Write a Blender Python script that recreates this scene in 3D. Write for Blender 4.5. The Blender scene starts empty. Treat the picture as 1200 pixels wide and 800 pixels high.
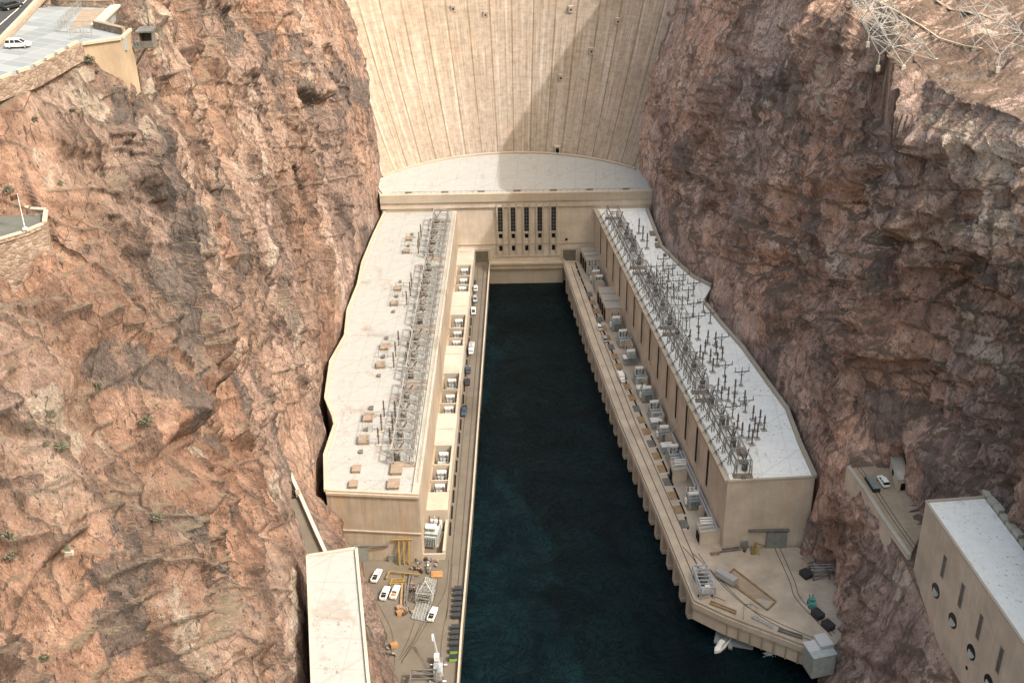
import bpy, math, random
import numpy as np
from mathutils import Vector, Matrix
from mathutils.bvhtree import BVHTree
random.seed(7)
S = bpy.context.scene
COL = S.collection
rad = math.radians
# ---------------------------------------------------------------- camera numbers (river surface is z = 0)
F = 1469.0; PITCH = rad(29.5); ROLL = rad(-1.0); HC = 258.0
_fw = Vector((0, math.cos(PITCH), -math.sin(PITCH))); _up = Vector((0, math.sin(PITCH), math.cos(PITCH))); _rt = Vector((1, 0, 0))
CR = _rt * math.cos(ROLL) + _up * math.sin(ROLL); CU = -_rt * math.sin(ROLL) + _up * math.cos(ROLL)
def ray(px, py): return (_fw + CR * ((px - 600) / F) + CU * ((400 - py) / F))
def W(px, py, z):
    d = ray(px, py); t = (z - HC) / d.z
    return Vector((d.x * t, d.y * t, z))
def WY(px, py, y):
    d = ray(px, py); t = y / d.y
    return Vector((d.x * t, y, HC + d.z * t))
def PXY(p):
    v = Vector(p) - Vector((0, 0, HC)); D = v.dot(_fw)
    return 600 + F * v.dot(CR) / D, 400 - F * v.dot(CU) / D
cam = bpy.data.cameras.new('camera'); co = bpy.data.objects.new('camera', cam); COL.objects.link(co)
cam.sensor_fit = 'HORIZONTAL'; cam.sensor_width = 36.0; cam.lens = 36.0 * F / 1200.0
cam.clip_start = 1.0; cam.clip_end = 6000
m3 = Matrix((CR, CU, -_fw)).transposed()
co.matrix_world = Matrix.Translation((0, 0, HC)) @ m3.to_4x4()
S.camera = co
# ---------------------------------------------------------------- light
w = bpy.data.worlds.new('World'); S.world = w; w.use_nodes = True
nt = w.node_tree; nt.nodes.clear()
sky = nt.nodes.new('ShaderNodeTexSky'); sky.sky_type = 'NISHITA'; sky.sun_disc = False
SUN_EL = rad(49); SUN_AZ = rad(119)     # azimuth clockwise from +Y
sky.sun_elevation = SUN_EL; sky.sun_rotation = SUN_AZ; sky.dust_density = 10.0; sky.ozone_density = 1.0; sky.air_density = 2.6
bg = nt.nodes.new('ShaderNodeBackground'); bg.inputs[1].default_value = 0.15
ow = nt.nodes.new('ShaderNodeOutputWorld')
nt.links.new(sky.outputs[0], bg.inputs[0]); nt.links.new(bg.outputs[0], ow.inputs[0])
sl = bpy.data.lights.new('sun', 'SUN'); sl.energy = 2.0; sl.angle = rad(0.6); sl.color = (1.0, 0.95, 0.90)
so = bpy.data.objects.new('sun', sl); COL.objects.link(so); so.location = (300, -50, 500)
sd = Vector((math.cos(SUN_EL) * math.sin(SUN_AZ), math.cos(SUN_EL) * math.cos(SUN_AZ), math.sin(SUN_EL)))
so.rotation_euler = sd.to_track_quat('Z', 'Y').to_euler()
S.view_settings.view_transform = 'Standard'; S.view_settings.look = 'None'
S.view_settings.exposure = 1.12; S.view_settings.gamma = 1
S.render.engine = 'CYCLES'
S.cycles.pixel_filter_width = 1.0; S.cycles.denoising_prefilter = 'NONE'; S.cycles.max_bounces = 6; S.cycles.diffuse_bounces = 5
# ---------------------------------------------------------------- materials
class NM:
    """small node-material builder"""
    def __init__(s, name, rough=0.9, metal=0.0, spec=0.3):
        s.m = bpy.data.materials.new(name); s.m.use_nodes = True; s.t = s.m.node_tree; s.b = s.t.nodes['Principled BSDF']
        s.b.inputs['Roughness'].default_value = rough; s.b.inputs['Metallic'].default_value = metal
        s.b.inputs['Specular IOR Level'].default_value = spec
        s.co = s.t.nodes.new('ShaderNodeTexCoord').outputs['Object']
        s.uv = None
    def n(s, k): return s.t.nodes.new('ShaderNode' + k)
    def l(s, a, b): s.t.links.new(a, b)
    def map(s, sc, rot=(0, 0, 0), src=None, loc=(0, 0, 0)):
        m = s.n('Mapping'); m.inputs['Scale'].default_value = sc; m.inputs['Rotation'].default_value = rot; m.inputs['Location'].default_value = loc
        s.l(src or s.co, m.inputs['Vector']); return m.outputs[0]
    def noise(s, scale, detail=6, rough=0.6, src=None, dist=0.0):
        n = s.n('TexNoise'); n.inputs['Scale'].default_value = scale; n.inputs['Detail'].default_value = detail
        n.inputs['Roughness'].default_value = rough; n.inputs['Distortion'].default_value = dist
        s.l(src or s.co, n.inputs['Vector']); return n.outputs['Fac']
    def vor(s, scale, feat='F1', src=None, out='Distance', rnd=1.0):
        n = s.n('TexVoronoi'); n.feature = feat; n.inputs['Scale'].default_value = scale; n.inputs['Randomness'].default_value = rnd
        s.l(src or s.co, n.inputs['Vector']); return n.outputs[out]
    def ramp(s, fac, stops, interp='LINEAR'):
        r = s.n('ValToRGB'); r.color_ramp.interpolation = interp; e = r.color_ramp.elements
        while len(e) < len(stops): e.new(0.5)
        for i, (p, c) in enumerate(stops):
            e[i].position = p; e[i].color = (c, c, c, 1) if isinstance(c, (int, float)) else (*c, 1)
        s.l(fac, r.inputs[0]); return r.outputs[0]
    def mix(s, fac, a, b, kind='MIX'):
        m = s.n('Mix'); m.data_type = 'RGBA'; m.blend_type = kind
        for v, i in ((fac, 0), (a, 6), (b, 7)):
            if isinstance(v, (int, float)): m.inputs[i].default_value = v if i == 0 else (v, v, v, 1)
            elif isinstance(v, tuple): m.inputs[i].default_value = (*v, 1)
            else: s.l(v, m.inputs[i])
        return m.outputs[2]
    def math(s, op, a, b=0.0):
        m = s.n('Math'); m.operation = op
        for v, i in ((a, 0), (b, 1)):
            if isinstance(v, (int, float)): m.inputs[i].default_value = v
            else: s.l(v, m.inputs[i])
        return m.outputs[0]
    def col(s, c):
        if isinstance(c, tuple): s.b.inputs['Base Color'].default_value = (*c, 1)
        else: s.l(c, s.b.inputs['Base Color'])
        return s
    def bump(s, h, st=0.5, dist=0.1, prev=None):
        b = s.n('Bump'); b.inputs['Strength'].default_value = st; b.inputs['Distance'].default_value = dist
        s.l(h, b.inputs['Height'])
        if prev is not None: s.l(prev, b.inputs['Normal'])
        s.l(b.outputs[0], s.b.inputs['Normal']); return b.outputs[0]
def plain(name, c, rough=0.7, metal=0.0, var=0.25, spec=0.3, sc=0.6):
    k = NM(name, rough, metal, spec)
    n = k.noise(sc, 5, 0.7)
    k.col(k.mix(k.ramp(n, [(0.3, 0.0), (0.7, 1.0)]), tuple(v * (1 - var) for v in c), tuple(min(1, v * (1 + var * 0.6)) for v in c)))
    return k.m
def concrete(name, c, streak=0.35, var=0.25, rust=0.3):
    k = NM(name, 0.92)
    a = k.noise(0.12, 7, 0.65)
    base = k.mix(k.ramp(a, [(0.3, 0.0), (0.7, 1.0)]), tuple(v * (1 - var) for v in c), tuple(min(1, v * (1 + var * 0.5)) for v in c))
    st = k.noise(1.0, 5, 0.7, src=k.map((0.9, 0.9, 0.06)))
    base = k.mix(k.ramp(st, [(0.45, 0.0), (0.72, streak)]), base, tuple(v * 0.62 for v in c))
    st2 = k.noise(1.0, 4, 0.6, src=k.map((0.35, 0.35, 0.03), loc=(9, 3, 1)))
    base = k.mix(k.ramp(st2, [(0.52, 0.0), (0.7, rust)]), base, (c[0] * 0.95, c[1] * 0.72, c[2] * 0.5))
    g = k.noise(2.5, 4, 0.7)
    base = k.mix(k.ramp(g, [(0.55, 0.0), (0.8, 0.25)]), base, tuple(v * 0.6 for v in c))
    k.col(base); k.bump(g, 0.25, 0.05)
    return k.m
def roofing(name, c, dirt=(0.24, 0.175, 0.145), cover=0.62, joints=True):
    k = NM(name, 0.85)
    a = k.noise(0.09, 8, 0.62, dist=0.6)
    base = k.mix(k.ramp(k.noise(0.5, 6, 0.65), [(0.35, 0.0), (0.7, 1.0)]), tuple(v * 0.9 for v in c), c)
    base = k.mix(k.ramp(a, [(cover, 0.0), (cover + 0.12, 0.75)]), base, dirt)
    sp = k.noise(1.15, 3, 0.55); blot = k.noise(0.09, 4, 0.6)
    th = k.ramp(sp, [(0.635, 0.0), (0.66, 1.0)])
    base = k.mix(k.math('MULTIPLY', th, k.ramp(blot, [(0.42, 0.0), (0.6, 0.85)])), base, (0.16, 0.12, 0.1))
    sp2 = k.noise(0.55, 6, 0.75, src=k.map((1, 1, 1), loc=(4.2, 3.3, 0)))
    base = k.mix(k.ramp(sp2, [(0.60, 0.0), (0.72, 0.6)]), base, tuple(v * 0.6 for v in c))
    lk = k.noise(0.25, 5, 0.7, src=k.map((1, 0.25, 1), loc=(9, 3, 0)))
    base = k.mix(k.ramp(lk, [(0.58, 0.0), (0.7, 0.45)]), base, dirt)
    if joints:
        for rz in (0.06, 0.06 + math.pi / 2, 0.82):
            b = k.n('TexWave'); b.wave_type = 'BANDS'; b.inputs['Scale'].default_value = 0.035 if rz != 0.82 else 0.02
            b.inputs['Distortion'].default_value = 0.3; b.inputs['Detail Scale'].default_value = 0.2
            k.l(k.map((1, 1, 1), rot=(0, 0, rz)), b.inputs['Vector'])
            base = k.mix(k.ramp(b.outputs['Fac'], [(0.0, 0.32), (0.008, 0.0)]), base, tuple(v * 0.62 for v in c))
    k.col(base); k.bump(k.noise(3, 3, 0.6), 0.15, 0.03)
    return k.m
def rock(name, pal, dark, pale, darkcut=0.56, soil=(0.25, 0.17, 0.11), fz=0.3, vs=0.7, cs=0.4, fl0=0.80):
    k = NM(name, 0.95, spec=0.12)
    wv = k.n('TexNoise'); wv.inputs['Scale'].default_value = 0.05; wv.inputs['Detail'].default_value = 4
    k.l(k.co, wv.inputs['Vector'])
    vm = k.n('VectorMath'); vm.operation = 'MULTIPLY_ADD'
    k.l(wv.outputs['Color'], vm.inputs[0]); vm.inputs[1].default_value = (16, 16, 16); k.l(k.co, vm.inputs[2])
    wc = vm.outputs[0]
    sv = k.map((1, 0.8, vs), rot=(fz, 0.15, 0), src=wc)
    a = k.noise(0.045, 10, 0.68, src=sv)
    base = k.ramp(a, [(0.34, pal[0]), (0.44, pal[1]), (0.53, pal[2]), (0.64, pal[3])])
    hue = k.noise(0.016, 5, 0.6, src=k.map((1, 1, 0.7), loc=(50, 2, 9)))
    base = k.mix(1.0, base, k.ramp(hue, [(0.38, (0.92, 0.97, 1.05)), (0.5, (1.0, 1.0, 1.0)), (0.62, (1.12, 1.0, 0.93))]), 'MULTIPLY')
    at = k.n('Attribute'); at.attribute_name = 'tint'; at.attribute_type = 'GEOMETRY'
    base = k.mix(1.0, base, k.ramp(at.outputs['Fac'], [(0.12, (0.52, 0.47, 0.46)), (0.38, (0.88, 0.85, 0.84)), (0.58, (1.08, 1.05, 1.03)), (0.85, (1.5, 1.42, 1.34))]), 'MULTIPLY')
    bd = k.n('Attribute'); bd.attribute_name = 'varnish'; bd.attribute_type = 'GEOMETRY'
    bp = k.n('Attribute'); bp.attribute_name = 'pale'; bp.attribute_type = 'GEOMETRY'
    # desert-varnish patches, elongated downslope
    d = k.noise(0.032, 8, 0.7, src=k.map((1.0, 0.9, 0.55), rot=(fz, 0, 0), src=wc, loc=(31, 7, 2)))
    d2 = k.noise(0.8, 6, 0.75, src=k.map((1, 1, 0.22), rot=(fz, 0.1, 0)))
    dd = k.math('ADD', k.math('ADD', d, k.math('MULTIPLY', bd.outputs['Fac'], 0.115)), k.math('MULTIPLY', k.math('SUBTRACT', d2, 0.5), 0.30))
    base = k.mix(k.ramp(dd, [(darkcut, 0.0), (darkcut + 0.025, 0.8)]), base, dark)
    # pale mineral veins and scree
    v = k.noise(0.06, 9, 0.72, src=k.map((1, 1, 0.6), rot=(fz, 0, 0), src=wc, loc=(3, 57, 21)))
    v = k.math('ADD', v, k.math('MULTIPLY', bp.outputs['Fac'], 0.14))
    base = k.mix(k.ramp(v, [(0.62, 0.0), (0.66, 0.65)]), base, pale)
    f = k.noise(0.7, 10, 0.78, src=k.map((1, 1, 0.55), rot=(fz, 0.2, 0)))
    base = k.mix(1.0, base, k.ramp(f, [(0.30, 0.5), (0.44, 0.9), (0.55, 1.08), (0.72, 1.5)]), 'MULTIPLY')
    f2 = k.noise(3.0, 6, 0.8, src=k.map((1, 1, 0.6), rot=(fz, 0.2, 0)))
    base = k.mix(1.0, base, k.ramp(f2, [(0.32, 0.68), (0.46, 0.97), (0.55, 1.05), (0.68, 1.35)]), 'MULTIPLY')
    fl = k.noise(1.3, 5, 0.65, src=k.map((1, 1, cs), rot=(fz, 0.2, 0), loc=(5, 5, 5)))
    cr = k.vor(0.22, 'DISTANCE_TO_EDGE', src=k.map((1, 1, 0.5), rot=(fz, 0.35, 0.2), src=k.map((1, 1, 1), src=wc)))
    crm = k.math('MULTIPLY', k.ramp(cr, [(0.0, 0.8), (0.02, 0.0)]), k.ramp(k.noise(0.09, 3, 0.6, src=k.map((1, 1, 1), loc=(8, 1, 77))), [(0.5, 0.0), (0.56, 1.0)]))
    base = k.mix(crm, base, tuple(x * 0.3 for x in dark))
    base = k.mix(k.ramp(fl, [(0.60, 0.0), (0.63, 0.8)]), base, tuple(x * 0.5 for x in dark))
    jt = k.n('Attribute'); jt.attribute_name = 'joint'; jt.attribute_type = 'GEOMETRY'
    base = k.mix(k.ramp(jt.outputs['Fac'], [(0.25, 0.0), (0.8, 0.6)]), base, tuple(x * 0.55 for x in dark))  # joints coloured darker: soil fill plus the shade inside the cracks
    ge = k.n('NewGeometry'); sx = k.n('SeparateXYZ'); k.l(ge.outputs['Normal'], sx.inputs[0])
    flat = k.math('ADD', sx.outputs[2], k.math('MULTIPLY', k.math('SUBTRACT', k.noise(0.3, 5, 0.6), 0.5), 0.5))
    base = k.mix(k.ramp(flat, [(fl0, 0.0), (fl0 + 0.15, 0.8)]), base, k.mix(k.noise(1.2, 5, 0.7), tuple(x * 0.7 for x in soil), tuple(x * 1.35 for x in soil)))
    k.col(base)
    h = k.math('ADD', k.math('MULTIPLY', k.noise(0.5, 10, 0.75, src=k.map((1, 1, 0.42), rot=(fz, 0.2, 0))), 1.0), k.math('MULTIPLY', k.vor(0.7, 'F1', src=k.map((1, 1, 0.5), rot=(fz, .2, 0), src=wc)), 0.22))
    k.bump(h, 1.0, 2.2)
    return k.m
M = {}
M['rockL'] = rock('sunlit_cliff_rock', [(0.19, 0.142, 0.121), (0.27, 0.197, 0.163), (0.35, 0.255, 0.212), (0.43, 0.34, 0.29)], (0.125, 0.112, 0.11), (0.46, 0.41, 0.35), 0.605, (0.25, 0.21, 0.155), 0.35, 0.38, 0.17)
M['rockR'] = rock('shade_lifted_cliff_rock', [(0.36, 0.268, 0.236), (0.50, 0.378, 0.33), (0.62, 0.475, 0.418), (0.70, 0.57, 0.505)], (0.22, 0.185, 0.175), (0.68, 0.60, 0.52), 0.60, (0.17, 0.122, 0.09), -0.3, fl0=0.60)  # cliff rock copy coloured lighter to lift the shaded bank
M['conc'] = concrete('tan_concrete', (0.56, 0.485, 0.41))
M['concL'] = concrete('light_tan_concrete', (0.42, 0.365, 0.30), 0.2, 0.15, 0.2)
M['concD'] = concrete('weathered_concrete', (0.36, 0.285, 0.21), 0.5, 0.3, 0.4)
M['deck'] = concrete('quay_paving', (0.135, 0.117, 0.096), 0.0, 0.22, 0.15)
M['deckR'] = concrete('shade_lifted_quay_paving', (0.45, 0.385, 0.315), 0.0, 0.3, 0.25)  # right quay copy, colour raised to brighten its shade
M['greyc'] = concrete('grey_concrete', (0.42, 0.39, 0.34), 0.2, 0.2, 0.1)
M['plaza'] = None
M['roof'] = roofing('sun_dimmed_white_roof', (0.335, 0.342, 0.338), cover=0.575)  # white membrane, colour lowered for the sunlit bank
M['roofR'] = roofing('shade_lifted_white_roof', (0.90, 0.90, 0.87), cover=0.66)  # same membrane coloured far brighter to make up for the shade
M['roofC'] = roofing('clean_white_roof', (0.355, 0.36, 0.353), cover=0.70)
M['hatch'] = plain('hatch_tan', (0.26, 0.205, 0.16), 0.9)
M['steel'] = plain('galvanised_steel', (0.33, 0.33, 0.32), 0.55, 0.2, 0.35)
M['steelD'] = plain('weathered_steel', (0.17, 0.16, 0.15), 0.6, 0.3, 0.4)
M['brown'] = plain('brown_insulator', (0.09, 0.06, 0.05), 0.35)
M['trafo'] = plain('transformer_grey_paint', (0.36, 0.40, 0.40), 0.5, 0.1, 0.25)
M['white'] = plain('white_paint', (0.78, 0.78, 0.76), 0.35, 0, 0.08, 0.5)
M['silver'] = plain('silver_paint', (0.45, 0.47, 0.5), 0.3, 0.4, 0.1, 0.5)
M['blue'] = plain('dark_blue_paint', (0.05, 0.08, 0.12), 0.3, 0.2, 0.1, 0.5)
M['black'] = plain('black_paint', (0.02, 0.02, 0.022), 0.35, 0, 0.1, 0.5)
M['rubber'] = plain('rubber', (0.018, 0.018, 0.018), 0.9)
M['glass'] = plain('dark_glass', (0.012, 0.016, 0.02), 0.08, 0, 0.1, 0.6)
M['win'] = plain('window_glass', (0.03, 0.035, 0.045), 0.2, 0, 0.3, 0.6, 1.0)
M['door'] = plain('green_brown_steel_door', (0.13, 0.12, 0.09), 0.6)
M['doorG'] = plain('grey_steel_door', (0.20, 0.21, 0.20), 0.6)
M['yellow'] = plain('yellow_safety_paint', (0.28, 0.195, 0.065), 0.6, 0, 0.25)
M['orange'] = plain('rusty_orange', (0.38, 0.19, 0.08), 0.8, 0, 0.35)
M['green'] = plain('lime_green_paint', (0.22, 0.42, 0.08), 0.5)
M['teal'] = plain('teal_paint', (0.10, 0.30, 0.27), 0.5)
M['red'] = plain('red_paint', (0.40, 0.05, 0.04), 0.5)
M['bin'] = plain('dark_grey_bin', (0.035, 0.038, 0.042), 0.6)
M['rail'] = plain('rail_iron', (0.10, 0.075, 0.055), 0.7, 0.3)
M['dark'] = plain('opening_shade_black', (0.008, 0.007, 0.006), 1.0)  # near-black paint standing for the unlit depth of openings
M['asphalt'] = plain('asphalt', (0.05, 0.05, 0.053), 0.9)
M['line'] = plain('road_paint', (0.75, 0.75, 0.72), 0.7)
M['wood'] = plain('timber', (0.30, 0.20, 0.11), 0.9, 0, 0.4)
M['bush'] = plain('desert_leaf', (0.12, 0.12, 0.085), 0.9, 0, 0.4, sc=2)
M['bushY'] = plain('yellow_green_leaf', (0.28, 0.26, 0.06), 0.9, 0, 0.4, sc=2)
M['foam'] = plain('white_foam', (0.8, 0.85, 0.85), 0.6)
k = NM('plaza_slabs', 0.85)
b1 = k.n('TexBrick'); b1.inputs['Scale'].default_value = 0.09; b1.inputs['Mortar Size'].default_value = 0.006; b1.offset = 0.0
b1.inputs['Color1'].default_value = (0.17, 0.195, 0.215, 1); b1.inputs['Color2'].default_value = (0.25, 0.275, 0.30, 1); b1.inputs['Mortar'].default_value = (0.36, 0.36, 0.35, 1)
k.l(k.map((1, 1, 1), rot=(0, 0, 0.45)), b1.inputs['Vector'])
k.col(k.mix(k.ramp(k.noise(0.3, 6, 0.6), [(0.4, 0.0), (0.75, 0.5)]), b1.outputs['Color'], (0.22, 0.22, 0.22))); M['plaza'] = k.m
k = NM('rubble_stone', 0.9)
v1 = k.vor(1.1, out='Color', src=k.map((1, 1, 1.5)))
bw = k.n('RGBToBW'); k.l(v1, bw.inputs[0])
st = k.ramp(bw.outputs[0], [(0.2, (0.17, 0.125, 0.105)), (0.5, (0.235, 0.18, 0.15)), (0.8, (0.30, 0.24, 0.205))])
ed = k.vor(1.1, 'DISTANCE_TO_EDGE', src=k.map((1, 1, 1.5)))
k.col(k.mix(k.ramp(ed, [(0.0, 0.7), (0.06, 0.0)]), st, (0.16, 0.12, 0.09))); k.bump(k.ramp(ed, [(0, 0.0), (0.2, 1.0)]), 0.6, 0.15); M['stone'] = k.m
k = NM('dark_pad', 0.85)
k.col(k.mix(k.noise(0.4, 5, 0.6), (0.06, 0.065, 0.06), (0.14, 0.145, 0.135))); M['pad'] = k.m
# water: swirling outflow
k = NM('river_water', 0.14, 0, 0.05)
wv = k.n('TexNoise'); wv.inputs['Scale'].default_value = 0.03; wv.inputs['Detail'].default_value = 4; k.l(k.co, wv.inputs['Vector'])
vm = k.n('VectorMath'); vm.operation = 'MULTIPLY_ADD'; k.l(wv.outputs['Color'], vm.inputs[0]); vm.inputs[1].default_value = (45, 45, 0); k.l(k.co, vm.inputs[2])
n1 = k.noise(0.05, 8, 0.6, src=vm.outputs[0]); n2 = k.noise(0.35, 7, 0.62, src=vm.outputs[0]); n3 = k.noise(1.1, 5, 0.6)
cc = k.mix(k.ramp(n1, [(0.35, 0.0), (0.65, 1.0)]), (0.0010, 0.0050, 0.0075), (0.0035, 0.0135, 0.0175))
cc = k.mix(k.ramp(n2, [(0.45, 0.0), (0.50, 0.9), (0.55, 0.0)]), cc, (0.0006, 0.002, 0.003))
fo = k.noise(0.25, 3, 0.5, src=vm.outputs[0])
cc = k.mix(k.math('MULTIPLY', k.ramp(k.noise(0.9, 5, 0.6, src=vm.outputs[0]), [(0.74, 0.0), (0.78, 0.6)]), k.ramp(fo, [(0.55, 0.0), (0.62, 1.0)])), cc, (0.2, 0.27, 0.29))
k.col(cc)
hh = k.math('ADD', k.math('MULTIPLY', n2, 1.0), k.math('MULTIPLY', n3, 0.4))
k.bump(hh, 0.8, 0.9); M['water'] = k.m
# dam face: uv = (column, height)
k = NM('dam_concrete', 0.92)
uvn = k.n('UVMap'); uvn.uv_map = 'UVMap'; uvv = uvn.outputs[0]
c0 = k.noise(1.0, 6, 0.65, src=k.map((0.35, 0.045, 1), src=uvv))
base = k.mix(k.ramp(c0, [(0.3, 0.0), (0.7, 1.0)]), (0.265, 0.222, 0.183), (0.36, 0.305, 0.255))
# column-to-column tint
fl = k.n('Separate' + 'XYZ') if False else k.n('SeparateXYZ'); k.l(uvv, fl.inputs[0])
colid = k.math('FLOOR', fl.outputs[0]); rowid = k.math('FLOOR', k.math('MULTIPLY', fl.outputs[1], 1 / 7.6))
cm = k.n('CombineXYZ'); k.l(colid, cm.inputs[0]); k.l(rowid, cm.inputs[1])
wn = k.n('TexWhiteNoise'); wn.noise_dimensions = '3D'; k.l(cm.outputs[0], wn.inputs['Vector'])
base = k.mix(1.0, base, k.ramp(wn.outputs['Value'], [(0.0, 0.97), (1.0, 1.03)]), 'MULTIPLY')
# vertical water streaks
s1 = k.noise(1.0, 7, 0.75, src=k.map((12.0, 0.04, 1), src=uvv))
base = k.mix(k.ramp(s1, [(0.48, 0.0), (0.62, 0.6)]), base, (0.20, 0.155, 0.115))
s2 = k.noise(1.0, 5, 0.6, src=k.map((5.0, 0.02, 1), src=uvv, loc=(7, 3, 0)))
base = k.mix(k.ramp(s2, [(0.53, 0.0), (0.66, 0.75)]), base, (0.43, 0.39, 0.345))
# contraction joints and lift lines
fx = k.math('FRACT', fl.outputs[0]); jd = k.math('ABSOLUTE', k.math('SUBTRACT', fx, 0.5))
jn = k.noise(1.0, 4, 0.6, src=k.map((1.0, 0.05, 1), src=uvv, loc=(2, 9, 0)))
jw = k.ramp(k.math('SUBTRACT', jd, k.math('MULTIPLY', k.math('SUBTRACT', jn, 0.5), 0.03)), [(0.455, 0.0), (0.478, 0.95)])
base = k.mix(k.math('MULTIPLY', jw, k.ramp(jn, [(0.35, 0.35), (0.55, 1.0)])), base, (0.17, 0.12, 0.08))
fx2 = k.math('FRACT', k.math('MULTIPLY', fl.outputs[0], 3.0)); j2 = k.ramp(k.math('ABSOLUTE', k.math('SUBTRACT', fx2, 0.5)), [(0.43, 0.0), (0.47, 0.75)])
base = k.mix(k.math('MULTIPLY', j2, k.ramp(s1, [(0.45, 0.1), (0.6, 1.0)])), base, (0.16, 0.12, 0.085))
fy = k.math('FRACT', k.math('MULTIPLY', fl.outputs[1], 1 / 1.52)); 
lw = k.ramp(fy, [(0.0, 0.28), (0.22, 0.0)])
base = k.mix(k.math('MULTIPLY', lw, k.ramp(k.noise(1.0, 3, 0.5, src=k.map((1.2, 0.15, 1), src=uvv)), [(0.35, 0.15), (0.55, 1.0)])), base, (0.20, 0.155, 0.115))
mo = k.noise(1.0, 7, 0.75, src=k.map((3.2, 0.45, 1), src=uvv, loc=(4, 4, 0)))
base = k.mix(1.0, base, k.ramp(mo, [(0.32, 0.72), (0.5, 1.0), (0.68, 1.22)]), 'MULTIPLY')
# rusty seep
s3 = k.noise(1.0, 5, 0.6, src=k.map((2.6, 0.05, 1), src=uvv, loc=(1, 13, 0)))
base = k.mix(k.ramp(s3, [(0.60, 0.0), (0.74, 0.45)]), base, (0.45, 0.27, 0.16))
k.col(base); k.bump(k.math('ADD', jw, k.noise(2, 3, 0.6)), 0.3, 0.3); M['dam'] = k.m
# ---------------------------------------------------------------- mesh helpers
class MB:
    def __init__(s): s.v = []; s.f = []
    def add(s, vs, fs):
        o = len(s.v); s.v += [tuple(p) for p in vs]; s.f += [tuple(i + o for i in f) for f in fs]; return s
    def box(s, x0, x1, y0, y1, z0, z1):
        return s.add([(x0, y0, z0), (x1, y0, z0), (x1, y1, z0), (x0, y1, z0), (x0, y0, z1), (x1, y0, z1), (x1, y1, z1), (x0, y1, z1)],
                     [(3, 2, 1, 0), (4, 5, 6, 7), (0, 1, 5, 4), (1, 2, 6, 5), (2, 3, 7, 6), (3, 0, 4, 7)])
    def obox(s, c, sz, rz=0.0):
        a, b, h = sz[0] / 2, sz[1] / 2, sz[2]; cs, sn = math.cos(rz), math.sin(rz)
        q = [(-a, -b), (a, -b), (a, b), (-a, b)]
        q = [(c[0] + x * cs - y * sn, c[1] + x * sn + y * cs) for x, y in q]
        return s.prism(q, c[2], c[2] + h)
    def prism(s, poly, z0, z1):
        n = len(poly); ar = sum(poly[i][0] * poly[(i + 1) % n][1] - poly[(i + 1) % n][0] * poly[i][1] for i in range(n))
        if ar < 0: poly = poly[::-1]
        f0 = z0 if callable(z0) else (lambda x, y: z0); f1 = z1 if callable(z1) else (lambda x, y: z1)
        vs = [(p[0], p[1], f0(p[0], p[1])) for p in poly] + [(p[0], p[1], f1(p[0], p[1])) for p in poly]
        return s.add(vs, [tuple(range(n))[::-1], tuple(range(n, 2 * n))] + [(i, (i + 1) % n, n + (i + 1) % n, n + i) for i in range(n)])
    def sheet(s, poly, z):
        n = len(poly); ar = sum(poly[i][0] * poly[(i + 1) % n][1] - poly[(i + 1) % n][0] * poly[i][1] for i in range(n))
        if ar < 0: poly = poly[::-1]
        return s.add([(p[0], p[1], z) for p in poly], [tuple(range(n))])
    def bar(s, p0, p1, wx, wy=None):
        wy = wy or wx; p0 = Vector(p0); p1 = Vector(p1); d = (p1 - p0).normalized()
        a = Vector((0, 0, 1)) if abs(d.z) < 0.9 else Vector((0, 1, 0))
        u = d.cross(a).normalized() * wx / 2; v = d.cross(u).normalized() * wy / 2
        vs = [p + i * u + j * v for p in (p0, p1) for i, j in ((-1, -1), (1, -1), (1, 1), (-1, 1))]
        return s.add(vs, [(0, 1, 2, 3), (7, 6, 5, 4), (0, 4, 5, 1), (1, 5, 6, 2), (2, 6, 7, 3), (3, 7, 4, 0)])
    def tube(s, p0, p1, r0, r1=None, n=8):
        r1 = r0 if r1 is None else r1; p0 = Vector(p0); p1 = Vector(p1); d = (p1 - p0).normalized()
        a = Vector((0, 0, 1)) if abs(d.z) < 0.9 else Vector((0, 1, 0))
        u = d.cross(a).normalized(); v = d.cross(u).normalized()
        vs = [p + (u * math.cos(t) + v * math.sin(t)) * r for p, r in ((p0, r0), (p1, r1)) for t in [2 * math.pi * i / n for i in range(n)]]
        return s.add(vs, [tuple(range(n)), tuple(range(2 * n - 1, n - 1, -1))] + [(i, n + i, n + (i + 1) % n, (i + 1) % n) for i in range(n)])
    def hull(s, secs):
        """loft of 8-gon sections (x, halfwidth, z0, z1, chamfer)"""
        n = 8; vs = []
        for (x, hw, z0, z1, c) in secs:
            vs += [(x, -hw, z0 + c), (x, -hw + c, z0), (x, hw - c, z0), (x, hw, z0 + c), (x, hw, z1 - c), (x, hw - c, z1), (x, -hw + c, z1), (x, -hw, z1 - c)]
        m = len(secs); fs = [tuple(range(n))[::-1], tuple(range((m - 1) * n, m * n))]
        for k_ in range(m - 1):
            for i in range(n): fs.append((k_ * n + i, k_ * n + (i + 1) % n, (k_ + 1) * n + (i + 1) % n, (k_ + 1) * n + i))
        return s.add(vs, fs)
def obj(name, mb, mat, parent=None, off=True, bevel=0.0, smooth=False):
    me = bpy.data.meshes.new(name); vs = mb.v
    if parent is not None and off:
        L = parent.location if parent.parent is None else parent.parent.location + parent.location
        vs = [(a - L[0], b - L[1], c - L[2]) for a, b, c in vs]
    me.from_pydata(vs, [], mb.f); me.materials.append(mat)
    if smooth:
        for p in me.polygons: p.use_smooth = True
    me.update(); o = bpy.data.objects.new(name, me); COL.objects.link(o)
    if parent is not None: o.parent = parent
    if bevel:
        b = o.modifiers.new('bevel', 'BEVEL'); b.width = bevel; b.segments = 1; b.limit_method = 'ANGLE'
    return o
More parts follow.
